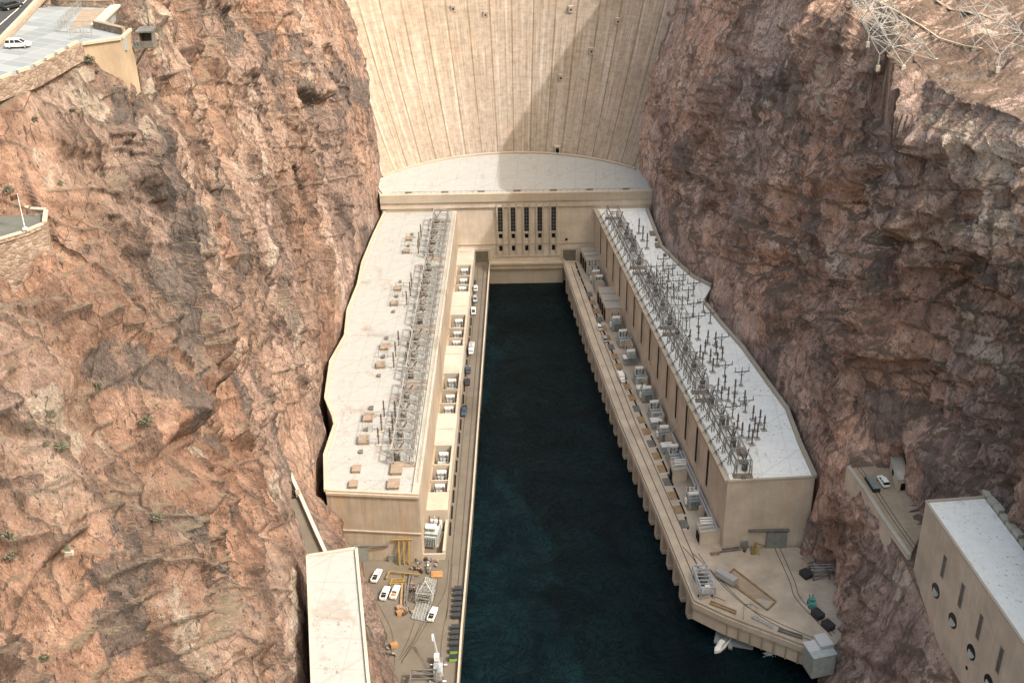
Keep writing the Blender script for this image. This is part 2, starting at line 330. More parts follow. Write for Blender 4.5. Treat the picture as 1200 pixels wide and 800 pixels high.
def tag(o, label, cat, group=None):
    o['label'] = label; o['category'] = cat
    if group: o['group'] = group
    return o
def thing(name, label, cat, loc=(0, 0, 0), rz=0.0, group=None):
    o = bpy.data.objects.new(name, None); COL.objects.link(o); o.location = loc; o.rotation_euler = (0, 0, rz); o.empty_display_size = 0.5
    return tag(o, label, cat, group)
def struct(name, mb, mat, **k):
    o = obj(name, mb, mat, **k); o['kind'] = 'structure'; return o
def dup(root, loc, rz=0.0, label=None, group=None, scale=None, keep=None):
    r = root.copy(); COL.objects.link(r); r.location = loc; r.rotation_euler = (0, 0, rz)
    if scale: r.scale = scale if isinstance(scale, tuple) else (scale,) * 3
    if label: r['label'] = label
    if group: r['group'] = group
    for ch in root.children:
        c = ch.copy(); COL.objects.link(c); c.parent = r
        for g in ch.children:
            d = g.copy(); COL.objects.link(d); d.parent = c
    return r
class Proto:
    """first placing moves the source itself, later ones copy it"""
    def __init__(s, root): s.r = root; s.used = False
    def put(s, loc, rz=0.0, label=None, group=None, scale=None):
        if not s.used:
            s.used = True; r = s.r; s.src = None
            r.location = loc; r.rotation_euler = (0, 0, rz)
            if scale: r.scale = scale if isinstance(scale, tuple) else (scale,) * 3
            if label: r['label'] = label
            if group: r['group'] = group
            return r
        r = dup(s.r, loc, rz, label, group)
        r.scale = (scale if isinstance(scale, tuple) else (scale,) * 3) if scale else (1, 1, 1)
        return r
ORD = ['nearest', 'second', 'third', 'fourth', 'fifth', 'sixth', 'seventh', 'eighth', 'ninth', 'tenth', 'eleventh', 'twelfth', 'thirteenth', 'fourteenth', 'fifteenth', 'sixteenth', 'seventeenth', 'eighteenth', 'nineteenth', 'twentieth']
# ================================================================= TERRAIN
rng = np.random.default_rng(11)
PERM = np.concatenate([rng.permutation(256)] * 4).astype(np.int64)
GR = rng.normal(size=(256, 3)); GR /= np.linalg.norm(GR, axis=1)[:, None]
def hsh(i, j, k_): return PERM[(PERM[(PERM[i & 255] + j) & 255] + k_) & 255]
def perlin(p):
    i = np.floor(p).astype(np.int64); f = p - i; u = f * f * f * (f * (f * 6 - 15) + 10); r = 0
    for a in (0, 1):
        for b in (0, 1):
            for c in (0, 1):
                g = GR[hsh(i[:, 0] + a, i[:, 1] + b, i[:, 2] + c)]
                d = (g * (f - np.array([a, b, c]))).sum(1)
                r = r + d * (u[:, 0] if a else 1 - u[:, 0]) * (u[:, 1] if b else 1 - u[:, 1]) * (u[:, 2] if c else 1 - u[:, 2])
    return r * 1.6
def fbm(p, o=5, g=0.5, ridge=False):
    r = 0; a = 1; t = 0
    for q in range(o):
        n = perlin(p * (2.03 ** q) + q * 17.3)
        if ridge: n = 1 - 2 * np.abs(n)
        r = r + a * n; t += a; a *= g
    return r / t
R3 = rng.random((256, 3)); RT = rng.normal(size=(256, 3)); RH = rng.random(256)
def cells(p):
    """random planar facet per Voronoi cell -> height, edge closeness, id"""
    i = np.floor(p).astype(np.int64); N = len(p)
    f1 = np.full(N, 9.0); f2 = np.full(N, 9.0); bid = np.zeros(N, np.int64); bd = np.zeros((N, 3))
    for a in (-1, 0, 1):
        for b in (-1, 0, 1):
            for c in (-1, 0, 1):
                h = hsh(i[:, 0] + a, i[:, 1] + b, i[:, 2] + c)
                q = i + np.array([a, b, c]) + R3[h]; d = p - q; r = np.sqrt((d * d).sum(1))
                m = r < f1
                f2 = np.where(m, f1, np.minimum(f2, r)); f1 = np.where(m, r, f1); bid = np.where(m, h, bid); bd[m] = d[m]
    e = f2 - f1
    return (RH[bid] * 2 - 1 + 0.75 * (RT[bid] * bd).sum(1)) * np.clip(0.3 + e * 16, 0, 1), e, RH[bid]
def smoothrows(A, w_):
    if w_ < 2: return A
    k_ = np.hanning(w_ + 2)[1:-1]; k_ /= k_.sum(); pad = w_ // 2
    P = np.concatenate([np.repeat(A[:1], pad, 0), A, np.repeat(A[-1:], w_ - 1 - pad, 0)])
    return sum(k_[i] * P[i:i + len(A)] for i in range(w_))
FEAT = {'canyon_hillside': [(236, 296, 66, 119, 7.5), (215, 300, 119, 128, -1.2), (340, 400, 60, 92, 4.0), (300, 345, 100, 140, 3.5)], 'canyon_cliff': [(125, 158, 100, 142, 4.0), (165, 200, 120, 152, 4.5), (200, 240, 95, 128, 4.0), (300, 350, 120, 150, 4.0)]}
def build_terrain(name, stations, ys, segs, side, mat, amps, tweak=None):
    sy = np.array([s[0] for s in stations]); K = len(stations[0][1])
    X = np.array([[q[0] for q in s[1]] for s in stations], float); Z = np.array([[q[1] for q in s[1]] for s in stations], float)
    AM = np.array([s[2] if len(s) > 2 else amps for s in stations], float)
    def ip(A): return np.stack([np.interp(ys, sy, A[:, k_]) for k_ in range(K)], 1)
    XI, ZI, AI = smoothrows(ip(X), 9), smoothrows(ip(Z), 9), smoothrows(ip(AM), 9)
    cx, cz, ca = [], [], []
    for k_ in range(K - 1):
        n = segs[k_]
        for i in range(n):
            t = i / n
            cx.append(XI[:, k_] * (1 - t) + XI[:, k_ + 1] * t); cz.append(ZI[:, k_] * (1 - t) + ZI[:, k_ + 1] * t); ca.append(AI[:, k_] * (1 - t) + AI[:, k_ + 1] * t)
    cx.append(XI[:, -1]); cz.append(ZI[:, -1]); ca.append(AI[:, -1])
    gx = np.stack(cx, 1); gz = np.stack(cz, 1); ga = np.stack(ca, 1); gy = np.repeat(ys[:, None], gx.shape[1], 1)
    nr, nc = gx.shape
    P = np.stack([gx, gy, gz], 2)
    dr = np.gradient(P, axis=0); dc = np.gradient(P, axis=1)
    Nn = np.cross(dr, dc) * side; Nn /= np.linalg.norm(Nn, axis=2)[:, :, None] + 1e-9
    for _ in range(3):
        Nn[1:-1, 1:-1] = (Nn[1:-1, 1:-1] + Nn[:-2, 1:-1] + Nn[2:, 1:-1] + Nn[1:-1, :-2] + Nn[1:-1, 2:]) / 5
    Nn /= np.linalg.norm(Nn, axis=2)[:, :, None] + 1e-9
    p = P.reshape(-1, 3); nn = Nn.reshape(-1, 3); am = ga.reshape(-1)
    wv_ = np.stack([fbm(p / 26 + o, 3) for o in (0, 31, 77)], 1) * 3.2
    # rock fabric leans; cells elongate down the slope, more so on the steep faces than on the shoulders
    steep = np.clip((1 - np.abs(nn[:, 2])) * 1.6 - 0.35, 0, 1)
    q = (p + wv_) @ np.array([[1, 0.12, -0.25], [-0.1, 1, 0.3], [0.25, -0.3, 1]])
    q = q * np.array([1, 1, 0.42 if side < 0 else 0.7])
    h1, e1, t1 = cells(q / 21.0); h2, e2, t2 = cells(q / 8.5 + 9); h3, e3, t3 = cells(q * np.array([1, 1, 1.3]) / 3.4 + 21)
    h4, e4, t4 = cells((p + wv_ * 0.4) * np.array([1, 1, .7]) / 1.5 + 33)
    big = fbm(p / 48 + 5, 3); rid = fbm(p * np.array([1, 1, 0.45]) / 16 + 3, 5, 0.55, True); fine = fbm(p / 2.6, 4, 0.6)
    sm = np.clip(fbm(p / 30 + 50, 2) * 2.4 + 0.6, 0.12, 1.25)          # some areas smooth, some blocky
    # slabs: saw-toothed joint sets running down the face
    def saw(dirv, sp, o):
        u = (p + wv_ * 1.3) @ np.array(dirv) / sp + 0.5 * fbm(p / (sp * 3) + o, 2)
        f = u - np.floor(u); hid = RH[(np.floor(u).astype(np.int64) * 37 + o) & 255]
        wf = min(0.35, 2.2 / sp); g0 = np.where(f < 1 - wf, f / (1 - wf), (1 - f) / wf)
        return (g0 - 0.5) * (0.4 + hid * 1.2), hid
    s1, i1 = saw((0.25, 1.0, -0.32), 11.0, 3); s2, i2 = saw((0.4, 0.9, -0.22), 4.6, 8); s3, i3 = saw((-0.2, 0.75, 0.62), 14.0, 5)
    m1 = np.clip(fbm(p / 38 + 90, 2) * 2.5 + 0.7, 0, 1)
    nearD = np.clip((p[:, 1] - 470) / 50, 0, 1)
    d = 2.0 * big + sm * (2.2 * h1 + 1.3 * h2 + 0.65 * h3) + (0.26 + 0.16 * sm) * h4 + 0.7 * rid + 0.32 * fine
    crk = np.zeros(len(p))
    for (jd, sp, o, dep, wj) in (((0.2, 0.93, -0.3), 6.3, 3, 1.1, 0.30), ((0.5, 0.3, 0.8), 7.7, 9, 0.9, 0.28), ((-0.3, 0.8, 0.5), 11.0, 14, 1.0, 0.34), ((0.1, 1.0, -0.12), 3.1, 23, 0.5, 0.25), ((0.15, 0.97, -0.2), 4.7, 31, 1.0, 0.3), ((0.0, 0.35, 0.94), 5.2, 41, 0.8, 0.28)):
        u = (p + wv_ * 0.5) @ np.array(jd) / sp + 0.25 * fbm(p / 30 + o, 2); k0 = np.floor(u + 0.5); du = np.abs(u - k0) * sp
        hm = RH[(k0.astype(np.int64) * 53 + o) & 255]; lm = np.clip(fbm(p / 18 + o * 7 + k0[:, None] * 3.7, 2) * 4 + 0.3, 0, 1)
        ge_ = lm * np.exp(-(du / (wj * 1.15)) ** 2); d -= 1.7 * dep * (0.3 + hm) * ge_; crk = np.maximum(crk, ge_ * (0.3 + hm))
    d += steep * m1 * (2.6 * s1 + 1.6 * s2) + (1 - 0.5 * m1) * 1.5 * s3
    if side > 0:
        s4, i4 = saw((0.0, 0.38, 0.92), 24.0, 13); s5, i5 = saw((0.1, 0.30, 0.95), 8.5, 17); s6, i6 = saw((0.3, 0.9, -0.3), 26.0, 19)
        d += (3.0 * s4 + 1.7 * s5 + 2.6 * s6) * np.clip(1.15 - 0.5 * m1, 0, 1)
    else:
        s4, i4 = saw((0.1, 0.95, -0.32), 27.0, 13); s5, i5 = saw((0.0, 0.5, 0.86), 19.0, 17)
        d += 3.0 * s4 + (1 - 0.7 * m1) * 1.8 * s5
    h0, e0, t0 = cells(q * np.array([1, 1, 1.5]) / 44 + 3)
    d += 2.6 * h0
    for (fy0, fy1, fz0, fz1, fa) in FEAT.get(name, []):
        yw = p[:, 1] + wv_[:, 0] * 1.5; zw = p[:, 2] + wv_[:, 1] * 1.2
        d += fa * np.clip((yw - fy0) / 3.0, 0, 1) * np.clip((fy1 - yw) / 7.0, 0, 1) * np.clip((zw - fz0) / 9.0, 0, 1) * np.clip((fz1 - zw) / 2.0, 0, 1)
    gm = np.clip(fbm(p / 12 + 70, 2) * 3.0 + 0.1, 0, 1); gm2 = np.clip(fbm(p / 7 + 40, 2) * 3.0 - 0.1, 0, 1)
    d -= gm * 2.2 * np.exp(-(e1 / 0.022) ** 2) + gm2 * 0.9 * np.exp(-(e2 / 0.035) ** 2) + gm2 * 0.3 * np.exp(-(e3 / 0.06) ** 2)
    d = d * (1 - 0.62 * nearD)
    dg = d.reshape(nr, nc).copy()
    for _ in range(1):
        dg[1:-1] = (dg[:-2] + 5 * dg[1:-1] + dg[2:]) / 7; dg[:, 1:-1] = (dg[:, :-2] + 5 * dg[:, 1:-1] + dg[:, 2:]) / 7
    d = dg.reshape(-1)
    p2 = p + nn * (d * am)[:, None]
    if tweak: p2 = tweak(p2, p, nn)
    tint = np.clip(0.22 * t1 + 0.22 * t2 + 0.2 * t3 + 0.12 * t4 + 0.14 * i1 + 0.10 * i2 - 0.06 + 0.10 * fine, 0, 1)
    me = bpy.data.meshes.new(name)
    idx = np.arange(nr * nc).reshape(nr, nc)
    fa = np.stack([idx[:-1, :-1], idx[1:, :-1], idx[1:, 1:], idx[:-1, 1:]], 2).reshape(-1, 4)
    if side < 0: fa = fa[:, ::-1]
    me.vertices.add(len(p2)); me.vertices.foreach_set('co', p2.astype(np.float32).ravel())
    me.loops.add(fa.size); me.loops.foreach_set('vertex_index', fa.astype(np.int32).ravel())
    me.polygons.add(len(fa)); me.polygons.foreach_set('loop_start', (np.arange(len(fa)) * 4).astype(np.int32)); me.polygons.foreach_set('loop_total', np.full(len(fa), 4, np.int32))
    me.update(calc_edges=True); me.validate(); me.shade_flat()
    crk = np.clip(crk + gm * np.exp(-(e1 / 0.03) ** 2) + 0.7 * gm2 * np.exp(-(e2 / 0.045) ** 2), 0, 1)
    a2 = me.attributes.new('joint', 'FLOAT', 'POINT'); a2.data.foreach_set('value', crk.astype(np.float32))
    at = me.attributes.new('tint', 'FLOAT', 'POINT'); at.data.foreach_set('value', tint.astype(np.float32))
    me.materials.append(mat)
    o = bpy.data.objects.new(name, me); COL.objects.link(o); o['kind'] = 'structure'
    return o, p2, fa
Zl = [-8, 10, 33, 51, 52, 82, 110, 136, 152, 166, 188, 200]
def LS(y, xs, zs=None, am=None):
    zs = zs or Zl
    r = [y, list(zip(xs, zs))]
    if am: r.append(am)
    return tuple(r)
A_open = [0.2, 0.35, 0.7, 0.15, 0.1, 0.9, 1, 1, 1, 1, 0.8, 0.5]
A_wing = [0.1, 0.1, 0.12, 0.5, 0.6, 1, 1, 1, 1, 1, 1, 0.5]
A_park = [0.2, 0.35, 0.6, 0.12, 0.1, 0.9, 1, 1, 0.8, 0.5, 0.15, 0.3]
Ls = [
 LS(70,  [-13, -17, -21, -25, -31, -42, -46, -52, -60, -76, -110, -260], [-8, 10, 30, 50, 51, 76, 98, 120, 132, 145, 160, 190], A_open),
 LS(120, [-16, -20, -24, -27, -35, -46, -50, -56, -65, -82, -115, -260], [-8, 10, 33, 52, 53, 78, 100, 122, 138, 150, 166, 195], A_open),
 LS(150, [-18, -21, -25, -28, -39, -48, -51, -57, -67, -82, -115, -260], [-8, 10, 33, 55, 56, 80, 102, 124, 144, 156, 172, 198], A_open),
 LS(172, [-19, -22, -26, -29, -42, -49, -52, -58, -68, -81, -113, -260], [-8, 10, 33, 56, 57, 82, 104, 128, 147, 160, 176, 200], A_open),
 LS(188, [-20, -24, -28, -30.5, -43, -50, -53, -60, -70, -83, -112, -260], [-8, 10, 33, 56, 57, 82, 105, 130, 149, 163, 178, 200], A_open),
 LS(205, [-20, -24, -29.5, -33.5, -46, -52, -56, -65, -75, -86, -115, -260], [-8, 10, 33, 55, 56, 83, 108, 135, 154, 166, 176, 200], A_open),
 LS(211, [-21, -25, -30.5, -34, -47, -53, -57, -66, -75, -83, -92, -260], [-8, 10, 33, 54, 55, 84, 110, 137, 157, 171, 184, 194], A_park),
 LS(218, [-22, -26, -31.5, -35, -48, -54, -58, -67, -76, -82, -87, -260], [-8, 10, 33, 54, 55, 84, 110, 138, 160, 177, 187.2, 189], A_park),
 LS(230, [-23, -28, -34, -38, -50, -56, -60, -68, -75, -80, -86, -260], [-8, 10, 33, 53, 54, 85, 112, 140, 167, 181, 187.5, 190], A_park),
 LS(243, [-27, -31, -38, -45, -52, -58, -61.5, -68, -72, -74.5, -78, -260], [-8, 10, 33, 51, 52, 85, 112, 140, 167, 180.5, 187.5, 190], A_park),
 LS(258, [-31, -35, -42, -49, -54.5, -60, -64, -70, -75, -78, -82, -260], [-8, 10, 33, 51, 51.5, 85, 112, 140, 165, 180, 188, 193], A_park),
 LS(288, [-42, -45, -55, -61.3, -65.8, -67, -70, -76, -80, -83, -90, -260], [-8, 10, 33, 51, 51.5, 84, 112, 140, 160, 176, 190, 200], A_open),
 LS(301, [-47, -49, -59, -64.5, -66.5, -68, -72, -77, -82, -86, -94, -260], [-8, 10, 33, 51, 54, 85, 112, 138, 158, 174, 190, 205], A_open),
 LS(307, [-60, -60, -60.5, -64, -65.5, -68, -72, -77, -82, -88, -96, -260], [-8, 10, 33, 51, 54, 85, 112, 138, 156, 172, 192, 205], A_wing),
 LS(323, [-62, -62, -62, -63.5, -64.5, -67, -71, -77, -82, -87, -96, -260], None, A_wing),
 LS(341, [-60.5, -60.5, -60.5, -63, -64, -67.5, -72, -78, -83, -88, -97, -260], None, A_wing),
 LS(356, [-65, -65, -65, -66, -66.5, -69, -73, -78, -83, -88, -98, -260], None, A_wing),
 LS(381, [-66.5, -66.5, -66.5, -67, -67.5, -70, -74, -79, -84, -90, -100, -260], None, A_wing),
 LS(403, [-63.6, -63.6, -63.6, -65, -66, -69.5, -73, -79, -85, -91, -101, -260], None, A_wing),
 LS(440, [-63, -63, -63, -64.5, -65.5, -69.5, -74, -80, -86, -93, -104, -260], None, A_wing),
 LS(484, [-61, -61, -61, -62.5, -63.5, -67, -72, -79, -86, -93, -105, -260], None, A_wing),
 LS(515, [-57.5, -57.5, -57.5, -59, -59.5, -63, -69.5, -78, -85, -93, -106, -260], None, A_wing),
 LS(545, [-57, -57, -57, -59.5, -60, -63.5, -71, -80, -87, -95, -108, -260], None, A_wing),
 LS(568, [-58, -58, -58, -60.5, -61, -64.5, -73, -84, -92, -100, -112, -260], None, A_wing),
 LS(640, [-62, -62, -62, -64, -65, -70, -82, -94, -104, -112, -124, -260], None, A_wing),
]
def rows(y0, y1):
    ys = [y0]
    while ys[-1] < y1: ys.append(ys[-1] + max(0.33, min(0.85, ys[-1] * 0.0014)))
    return np.array(ys)
segsL = [8, 22, 24, 12, 56, 52, 52, 36, 34, 46, 24]
def tweakL(p2, p, nn):
    return p2
terrL, pL, fL = build_terrain('canyon_cliff', Ls, rows(72, 632), segsL, -1, M['rockL'], A_open, tweakL)
A_ro = [0.3, 0.5, 0.8, 0.4, 0.12, 0.1, 0.9, 1, 1, 1, 0.6, 0.5]
A_rw = [0.1, 0.1, 0.12, 0.4, 0.8, 1, 1, 1, 1, 1, 0.6, 0.5]
A_rd = [0.1, 0.1, 0.12, 0.4, 0.8, 1, 1, 0.9, 0.7, 0.45, 0.12, 0.4]
Rs = [
 LS(70,  [60, 66, 80, 96, 101, 118, 122, 126, 131, 138, 150, 320], [-8, 10, 25, 37, 41, 43, 75, 105, 132, 150, 160, 230], A_ro),
 LS(150, [68, 73, 86, 99, 103, 119, 122, 125, 129, 136, 148, 320], [-8, 10, 25, 37, 41, 43, 75, 105, 132, 150, 160, 230], A_ro),
 LS(200, [74, 79, 90, 101, 105.5, 119, 120.5, 122.5, 126, 132, 143, 320], [-8, 10, 25, 37, 41, 43, 75, 105, 132, 150, 159, 230], A_ro),
 LS(230, [78, 83, 92, 99.5, 102.5, 117, 119, 121, 124, 128, 140, 320], [-8, 10, 25, 38, 43, 45, 78, 105, 130, 149, 158, 225], A_ro),
 LS(247, [79, 86.5, 92, 96.5, 98.5, 113, 115.5, 118, 121, 126, 136, 320], [-8, 8, 25, 44, 51.5, 52, 80, 105, 130, 149, 157, 222], A_ro),
 LS(254, [80, 88, 92, 96, 98, 110.5, 113.5, 116, 119, 124, 133, 320], [-8, 8, 26, 44, 51.5, 52, 80, 105, 130, 149, 157, 220], A_ro),
 LS(272, [86, 91, 93, 95.5, 96.2, 107.5, 110, 113, 116, 120, 128, 320], [-8, 10, 28, 45, 51.5, 52, 78, 105, 130, 149, 157, 218], A_ro),
 LS(289, [94, 94.2, 94.5, 95, 95.2, 104.5, 106, 107.5, 109.5, 112, 119, 320], [-8, 10, 28, 45, 51.5, 52, 75, 102, 127, 147, 156, 215], A_ro),
 LS(295, [92, 92.5, 93, 94, 95, 100, 102, 104, 106.5, 109, 115, 320], [-8, 10, 28, 45, 53, 60, 80, 102, 127, 147, 156, 215], A_ro),
 LS(303, [87, 86.5, 90, 91.5, 93, 96, 99, 101, 102.5, 105, 110, 320], [-8, 10, 33, 45, 55, 64, 82, 103, 126, 146, 156, 214], A_rw),
 LS(309, [92, 92, 92, 92.5, 93, 95.5, 98, 100, 102, 104, 109, 320], [-8, 10, 33, 45, 55, 64, 82, 103, 126, 146, 156.5, 214], A_rw),
 LS(325, [92, 92, 92, 92.5, 93, 94.5, 97, 99.5, 101.5, 103.5, 108, 320], [-8, 10, 33, 45, 54, 63, 81, 104, 127, 147, 157, 212], A_rw),
 LS(346, [91.5, 91.5, 91.5, 92, 92.5, 94, 96.5, 99, 101.5, 104, 110, 320], [-8, 10, 33, 45, 54, 64, 82, 105, 128, 147, 157, 212], A_rw),
 LS(362, [88.5, 88.5, 88.5, 90, 91, 92.5, 95.5, 98.5, 101.5, 105, 112, 320], [-8, 10, 33, 45, 54, 64, 82, 105, 128, 147, 157, 212], A_rw),
 LS(386, [84, 84, 84, 85.5, 87, 89, 93, 97.5, 102, 107, 115, 320], [-8, 10, 33, 45, 54, 64, 82, 105, 128, 147, 157, 215], A_rw),
 LS(405, [79, 79, 79, 81, 83, 85.5, 90, 95.5, 101, 107, 116, 320], [-8, 10, 33, 45, 54, 64, 82, 105, 128, 147, 157, 218], A_rw),
 LS(421, [75, 75, 75.2, 77, 79.5, 82, 87, 93, 99.5, 106, 117, 320], [-8, 10, 34, 45, 54, 64, 82, 105, 128, 147, 157, 220], A_rw),
 LS(436, [79.5, 79.5, 79.5, 80, 80.5, 81.5, 85, 91, 98, 105, 118, 320], [-8, 10, 34, 45, 54, 64, 82, 105, 128, 152, 190, 255], A_rd),  # rim above the frame raised from here on to shade the dam
 LS(452, [69, 69, 69, 71, 73, 75.5, 80, 87, 95, 103, 118, 320], [-8, 10, 33, 45, 54, 64, 82, 105, 128, 156, 205, 262], A_rd),
 LS(471, [64.8, 64.8, 64.8, 67, 69, 71.5, 76, 83, 91, 100, 118, 320], [-8, 10, 33, 45, 54, 64, 82, 105, 128, 156, 205, 262], A_rd),
 LS(490, [63.2, 63.2, 63.2, 64.5, 66, 68, 73, 80, 88, 98, 118, 320], [-8, 10, 33, 45, 54, 64, 82, 105, 128, 156, 205, 262], A_rd),
 LS(511, [62.6, 62.6, 62.6, 63, 64, 65.2, 69, 76, 84, 94, 118, 320], [-8, 10, 33, 45, 54, 64, 82, 105, 128, 156, 205, 262], A_rd),
 LS(540, [59, 59, 59, 59.6, 61, 62, 65.6, 72.5, 80.5, 91, 118, 320], [-8, 10, 33, 45, 54, 66, 82, 105, 128, 156, 205, 262], A_rd),
 LS(568, [60, 60, 60, 60.5, 61.5, 62.8, 66.5, 73.5, 82.5, 93, 118, 320], [-8, 10, 33, 45, 54, 66, 82, 107, 128, 156, 205, 262], A_rd),
 LS(640, [62, 62, 62, 64, 66, 68, 76, 84, 92, 104, 118, 320], [-8, 10, 33, 45, 54, 66, 82, 107, 128, 156, 205, 262], A_rd),
]
segsR = [14, 20, 22, 14, 22, 44, 50, 50, 44, 44, 170]
def tweakR(p2, p, nn):
    # tunnel mouths cut into the rock
    for (c, r, dep) in ((Vector((106.5, 284, 55)), (5.5, 4.6, 7.0), 10.0), (W(963, 672, 10) + Vector((1.5, 0, 2)), (6.0, 5.0, 5.6), 9.0)):
        e = (((p2[:, 0] - c.x) / (r[0] + 3)) ** 2 + ((p2[:, 1] - c.y) / r[1]) ** 2 + ((p2[:, 2] - c.z) / r[2]) ** 2)
        m = np.clip((1.0 - e) * 5, 0, 1)
        p2[:, 0] += m * dep
    for (c, r0) in TPAD:
        dd = np.hypot(p2[:, 0] - c[0], p2[:, 1] - c[1]); tz = c[2] - np.maximum(0, dd - r0) * 1.1; m = dd < r0 + 9
        p2[:, 2] = np.where(m & (p2[:, 2] > 138), np.maximum(p2[:, 2], tz + 0.5 * perlin(p2 / 3.0)), p2[:, 2])
        p2[:, 2] = np.where((dd < r0), np.where(p2[:, 2] > c[2] + 1.5, c[2] + 1.5, p2[:, 2]), p2[:, 2])
    return p2
TPAD = [((W(1064, 69, 158.5)), 8.5), ((W(1177, 57, 158.5)), 8.5)]
terrR, pR, fR = build_terrain('canyon_hillside', Rs, rows(72, 632), segsR, 1, M['rockR'], A_ro, tweakR)
treeL = BVHTree.FromPolygons(pL.tolist(), fL.tolist()); treeR = BVHTree.FromPolygons(pR.tolist(), fR.tolist())
def hit(px, py, t=None):
    d = ray(px, py).normalized(); o = Vector((0, 0, HC)); best = None
    for tr in ((treeL, treeR) if t is None else (t,)):
        h = tr.ray_cast(o, d)
        if h[0] is not None and (best is None or h[3] < best[3]): best = h
    return best
def drop(x, y, t, z=400):
    h = t.ray_cast(Vector((x, y, z)), Vector((0, 0, -1)))
    return h[0].z if h[0] is not None else 0
def band(o, pts, tr, attr, lines):
    co_ = pts; val = np.zeros(len(co_))
    n1 = fbm(co_ / 9 + 13, 4, 0.6)
    for (ln, r) in lines:
        wp = [hit(px, py, tr) for px, py in ln]; wp = [np.array(h[0]) for h in wp if h]
        for a, b in zip(wp, wp[1:]):
            ab = b - a; t = np.clip(((co_ - a) @ ab) / (ab @ ab + 1e-6), 0, 1); dd = np.linalg.norm(co_ - (a + t[:, None] * ab), axis=1)
            val = np.maximum(val, np.clip((1.15 - dd / r + n1 * 0.9) * 2.2, 0, 1))
    at = o.data.attributes.new(attr, 'FLOAT', 'POINT'); at.data.foreach_set('value', val.astype(np.float32))
band(terrL, pL, treeL, 'varnish', [([(205, 170), (228, 240), (222, 305)], 7), ([(190, 300), (232, 380), (238, 470), (246, 525)], 5), ([(270, 30), (350, 65), (430, 115)], 8), ([(300, 60), (400, 150)], 6), ([(155, 650), (150, 740)], 6), ([(260, 240), (290, 310)], 6), ([(320, 440), (335, 540)], 6), ([(130, 420), (190, 440)], 5), ([(270, 620), (290, 700)], 5), ([(130, 130), (170, 110)], 4)])
band(terrL, pL, treeL, 'pale', [([(308, 190), (325, 290), (345, 400)], 4), ([(178, 600), (195, 700), (235, 790)], 3.5), ([(275, 150), (290, 230)], 5), ([(330, 560), (345, 700), (350, 790)], 4), ([(60, 110), (110, 130), (100, 100)], 4), ([(60, 470), (85, 520)], 3), ([(180, 150), (190, 60), (170, 20)], 3), ([(0, 185), (70, 205)], 4)])
band(terrR, pR, treeR, 'varnish', [([(830, 105), (920, 110)], 9), ([(920, 150), (960, 170), (940, 210), (945, 265)], 7), ([(1030, 325), (1110, 315), (1200, 345)], 6), ([(770, 60), (800, 30)], 8), ([(905, 350), (900, 430)], 8), ([(1010, 480), (1080, 500), (1100, 600)], 8), ([(1000, 90), (1100, 90), (1200, 60)], 5), ([(950, 620), (960, 700)], 5), ([(800, 180), (790, 270)], 8)])
band(terrR, pR, treeR, 'pale', [([(900, 265), (930, 300), (1000, 305)], 4), ([(1050, 350), (1150, 370)], 3), ([(1150, 400), (1190, 440)], 5), ([(960, 90), (965, 130)], 4), ([(1080, 280), (1180, 260)], 4), ([(1050, 690), (1080, 640)], 3), ([(1090, 150), (1170, 200)], 6)])
# land behind and beside, out to the horizon
g = MB(); xs = [-3000, -260, 320, 3000]
struct('ground', MB().add([(-3000, -2000, -12), (3000, -2000, -12), (3000, 3000, -12), (-3000, 3000, -12)], [(0, 1, 2, 3)]), M['rockR'])
def far_hill(name, pts, mat):
    struct(name, MB().add(pts, [(0, 1, 2, 3)]), mat)
far_hill('hills', [(-255, -200, 196), (-255, 2500, 198), (-2900, 2500, 260), (-2900, -200, 260)], M['rockL'])
far_hill('hills', [(315, -200, 225), (2900, -200, 280), (2900, 2500, 280), (315, 2500, 225)], M['rockR'])
struct('river', MB().add([(-60, -300, 0), (130, -300, 0), (130, 513, 0), (-60, 513, 0)], [(0, 1, 2, 3)]), M['water'])
# ================================================================= DAM
CX, CY, ZC, ZR, ZQ, ZT = 2.0, 481.7, 43.0, 35.0, 10.0, 17.0
def rdam(z): h = z - ZC; return 80 + 0.55 * h - 0.001 * h * h
M['damtrim'] = plain('pale_dam_concrete', (0.37, 0.32, 0.275), 0.9)
dam = thing('arch_dam', 'huge tan concrete arch dam face rising behind the powerhouse', 'dam', (CX, CY + 80, ZC))
A0, A1, NA, NZ = rad(-56), rad(54), 120, 60; JS = rad(5.42) / 1.0; J0 = rad(0.35)
vs, fs, uv = [], [], []
for j in range(NZ + 1):
    z = ZC - 2 + (182 - ZC + 2) * j / NZ; r = rdam(z)
    for i in range(NA + 1):
        a = A0 + (A1 - A0) * i / NA
        vs.append((CX + r * math.sin(a), CY + r * math.cos(a), z)); uv.append(((a - J0) / JS, z))
for j in range(NZ):
    for i in range(NA):
        q = j * (NA + 1) + i; fs.append((q, q + 1, q + NA + 2, q + NA + 1))
nb = len(vs)      # crest and back
for i in range(NA + 1):
    a = A0 + (A1 - A0) * i / NA; r = rdam(182) + 14
    vs.append((CX + r * math.sin(a), CY + r * math.cos(a), 182)); uv.append(((a - J0) / JS, 182))
for i in range(NA): fs.append((NZ * (NA + 1) + i, NZ * (NA + 1) + i + 1, nb + i + 1, nb + i))
L = dam.location
me = bpy.data.meshes.new('face'); me.from_pydata([(a - L[0], b - L[1], c - L[2]) for a, b, c in vs], [], fs)
ul = me.uv_layers.new(name='UVMap')
for lp in me.loops: ul.data[lp.index].uv = uv[lp.vertex_index]
me.materials.append(M['dam'])
for p in me.polygons: p.use_smooth = True
fo_ = bpy.data.objects.new('face', me); COL.objects.link(fo_); fo_.parent = dam
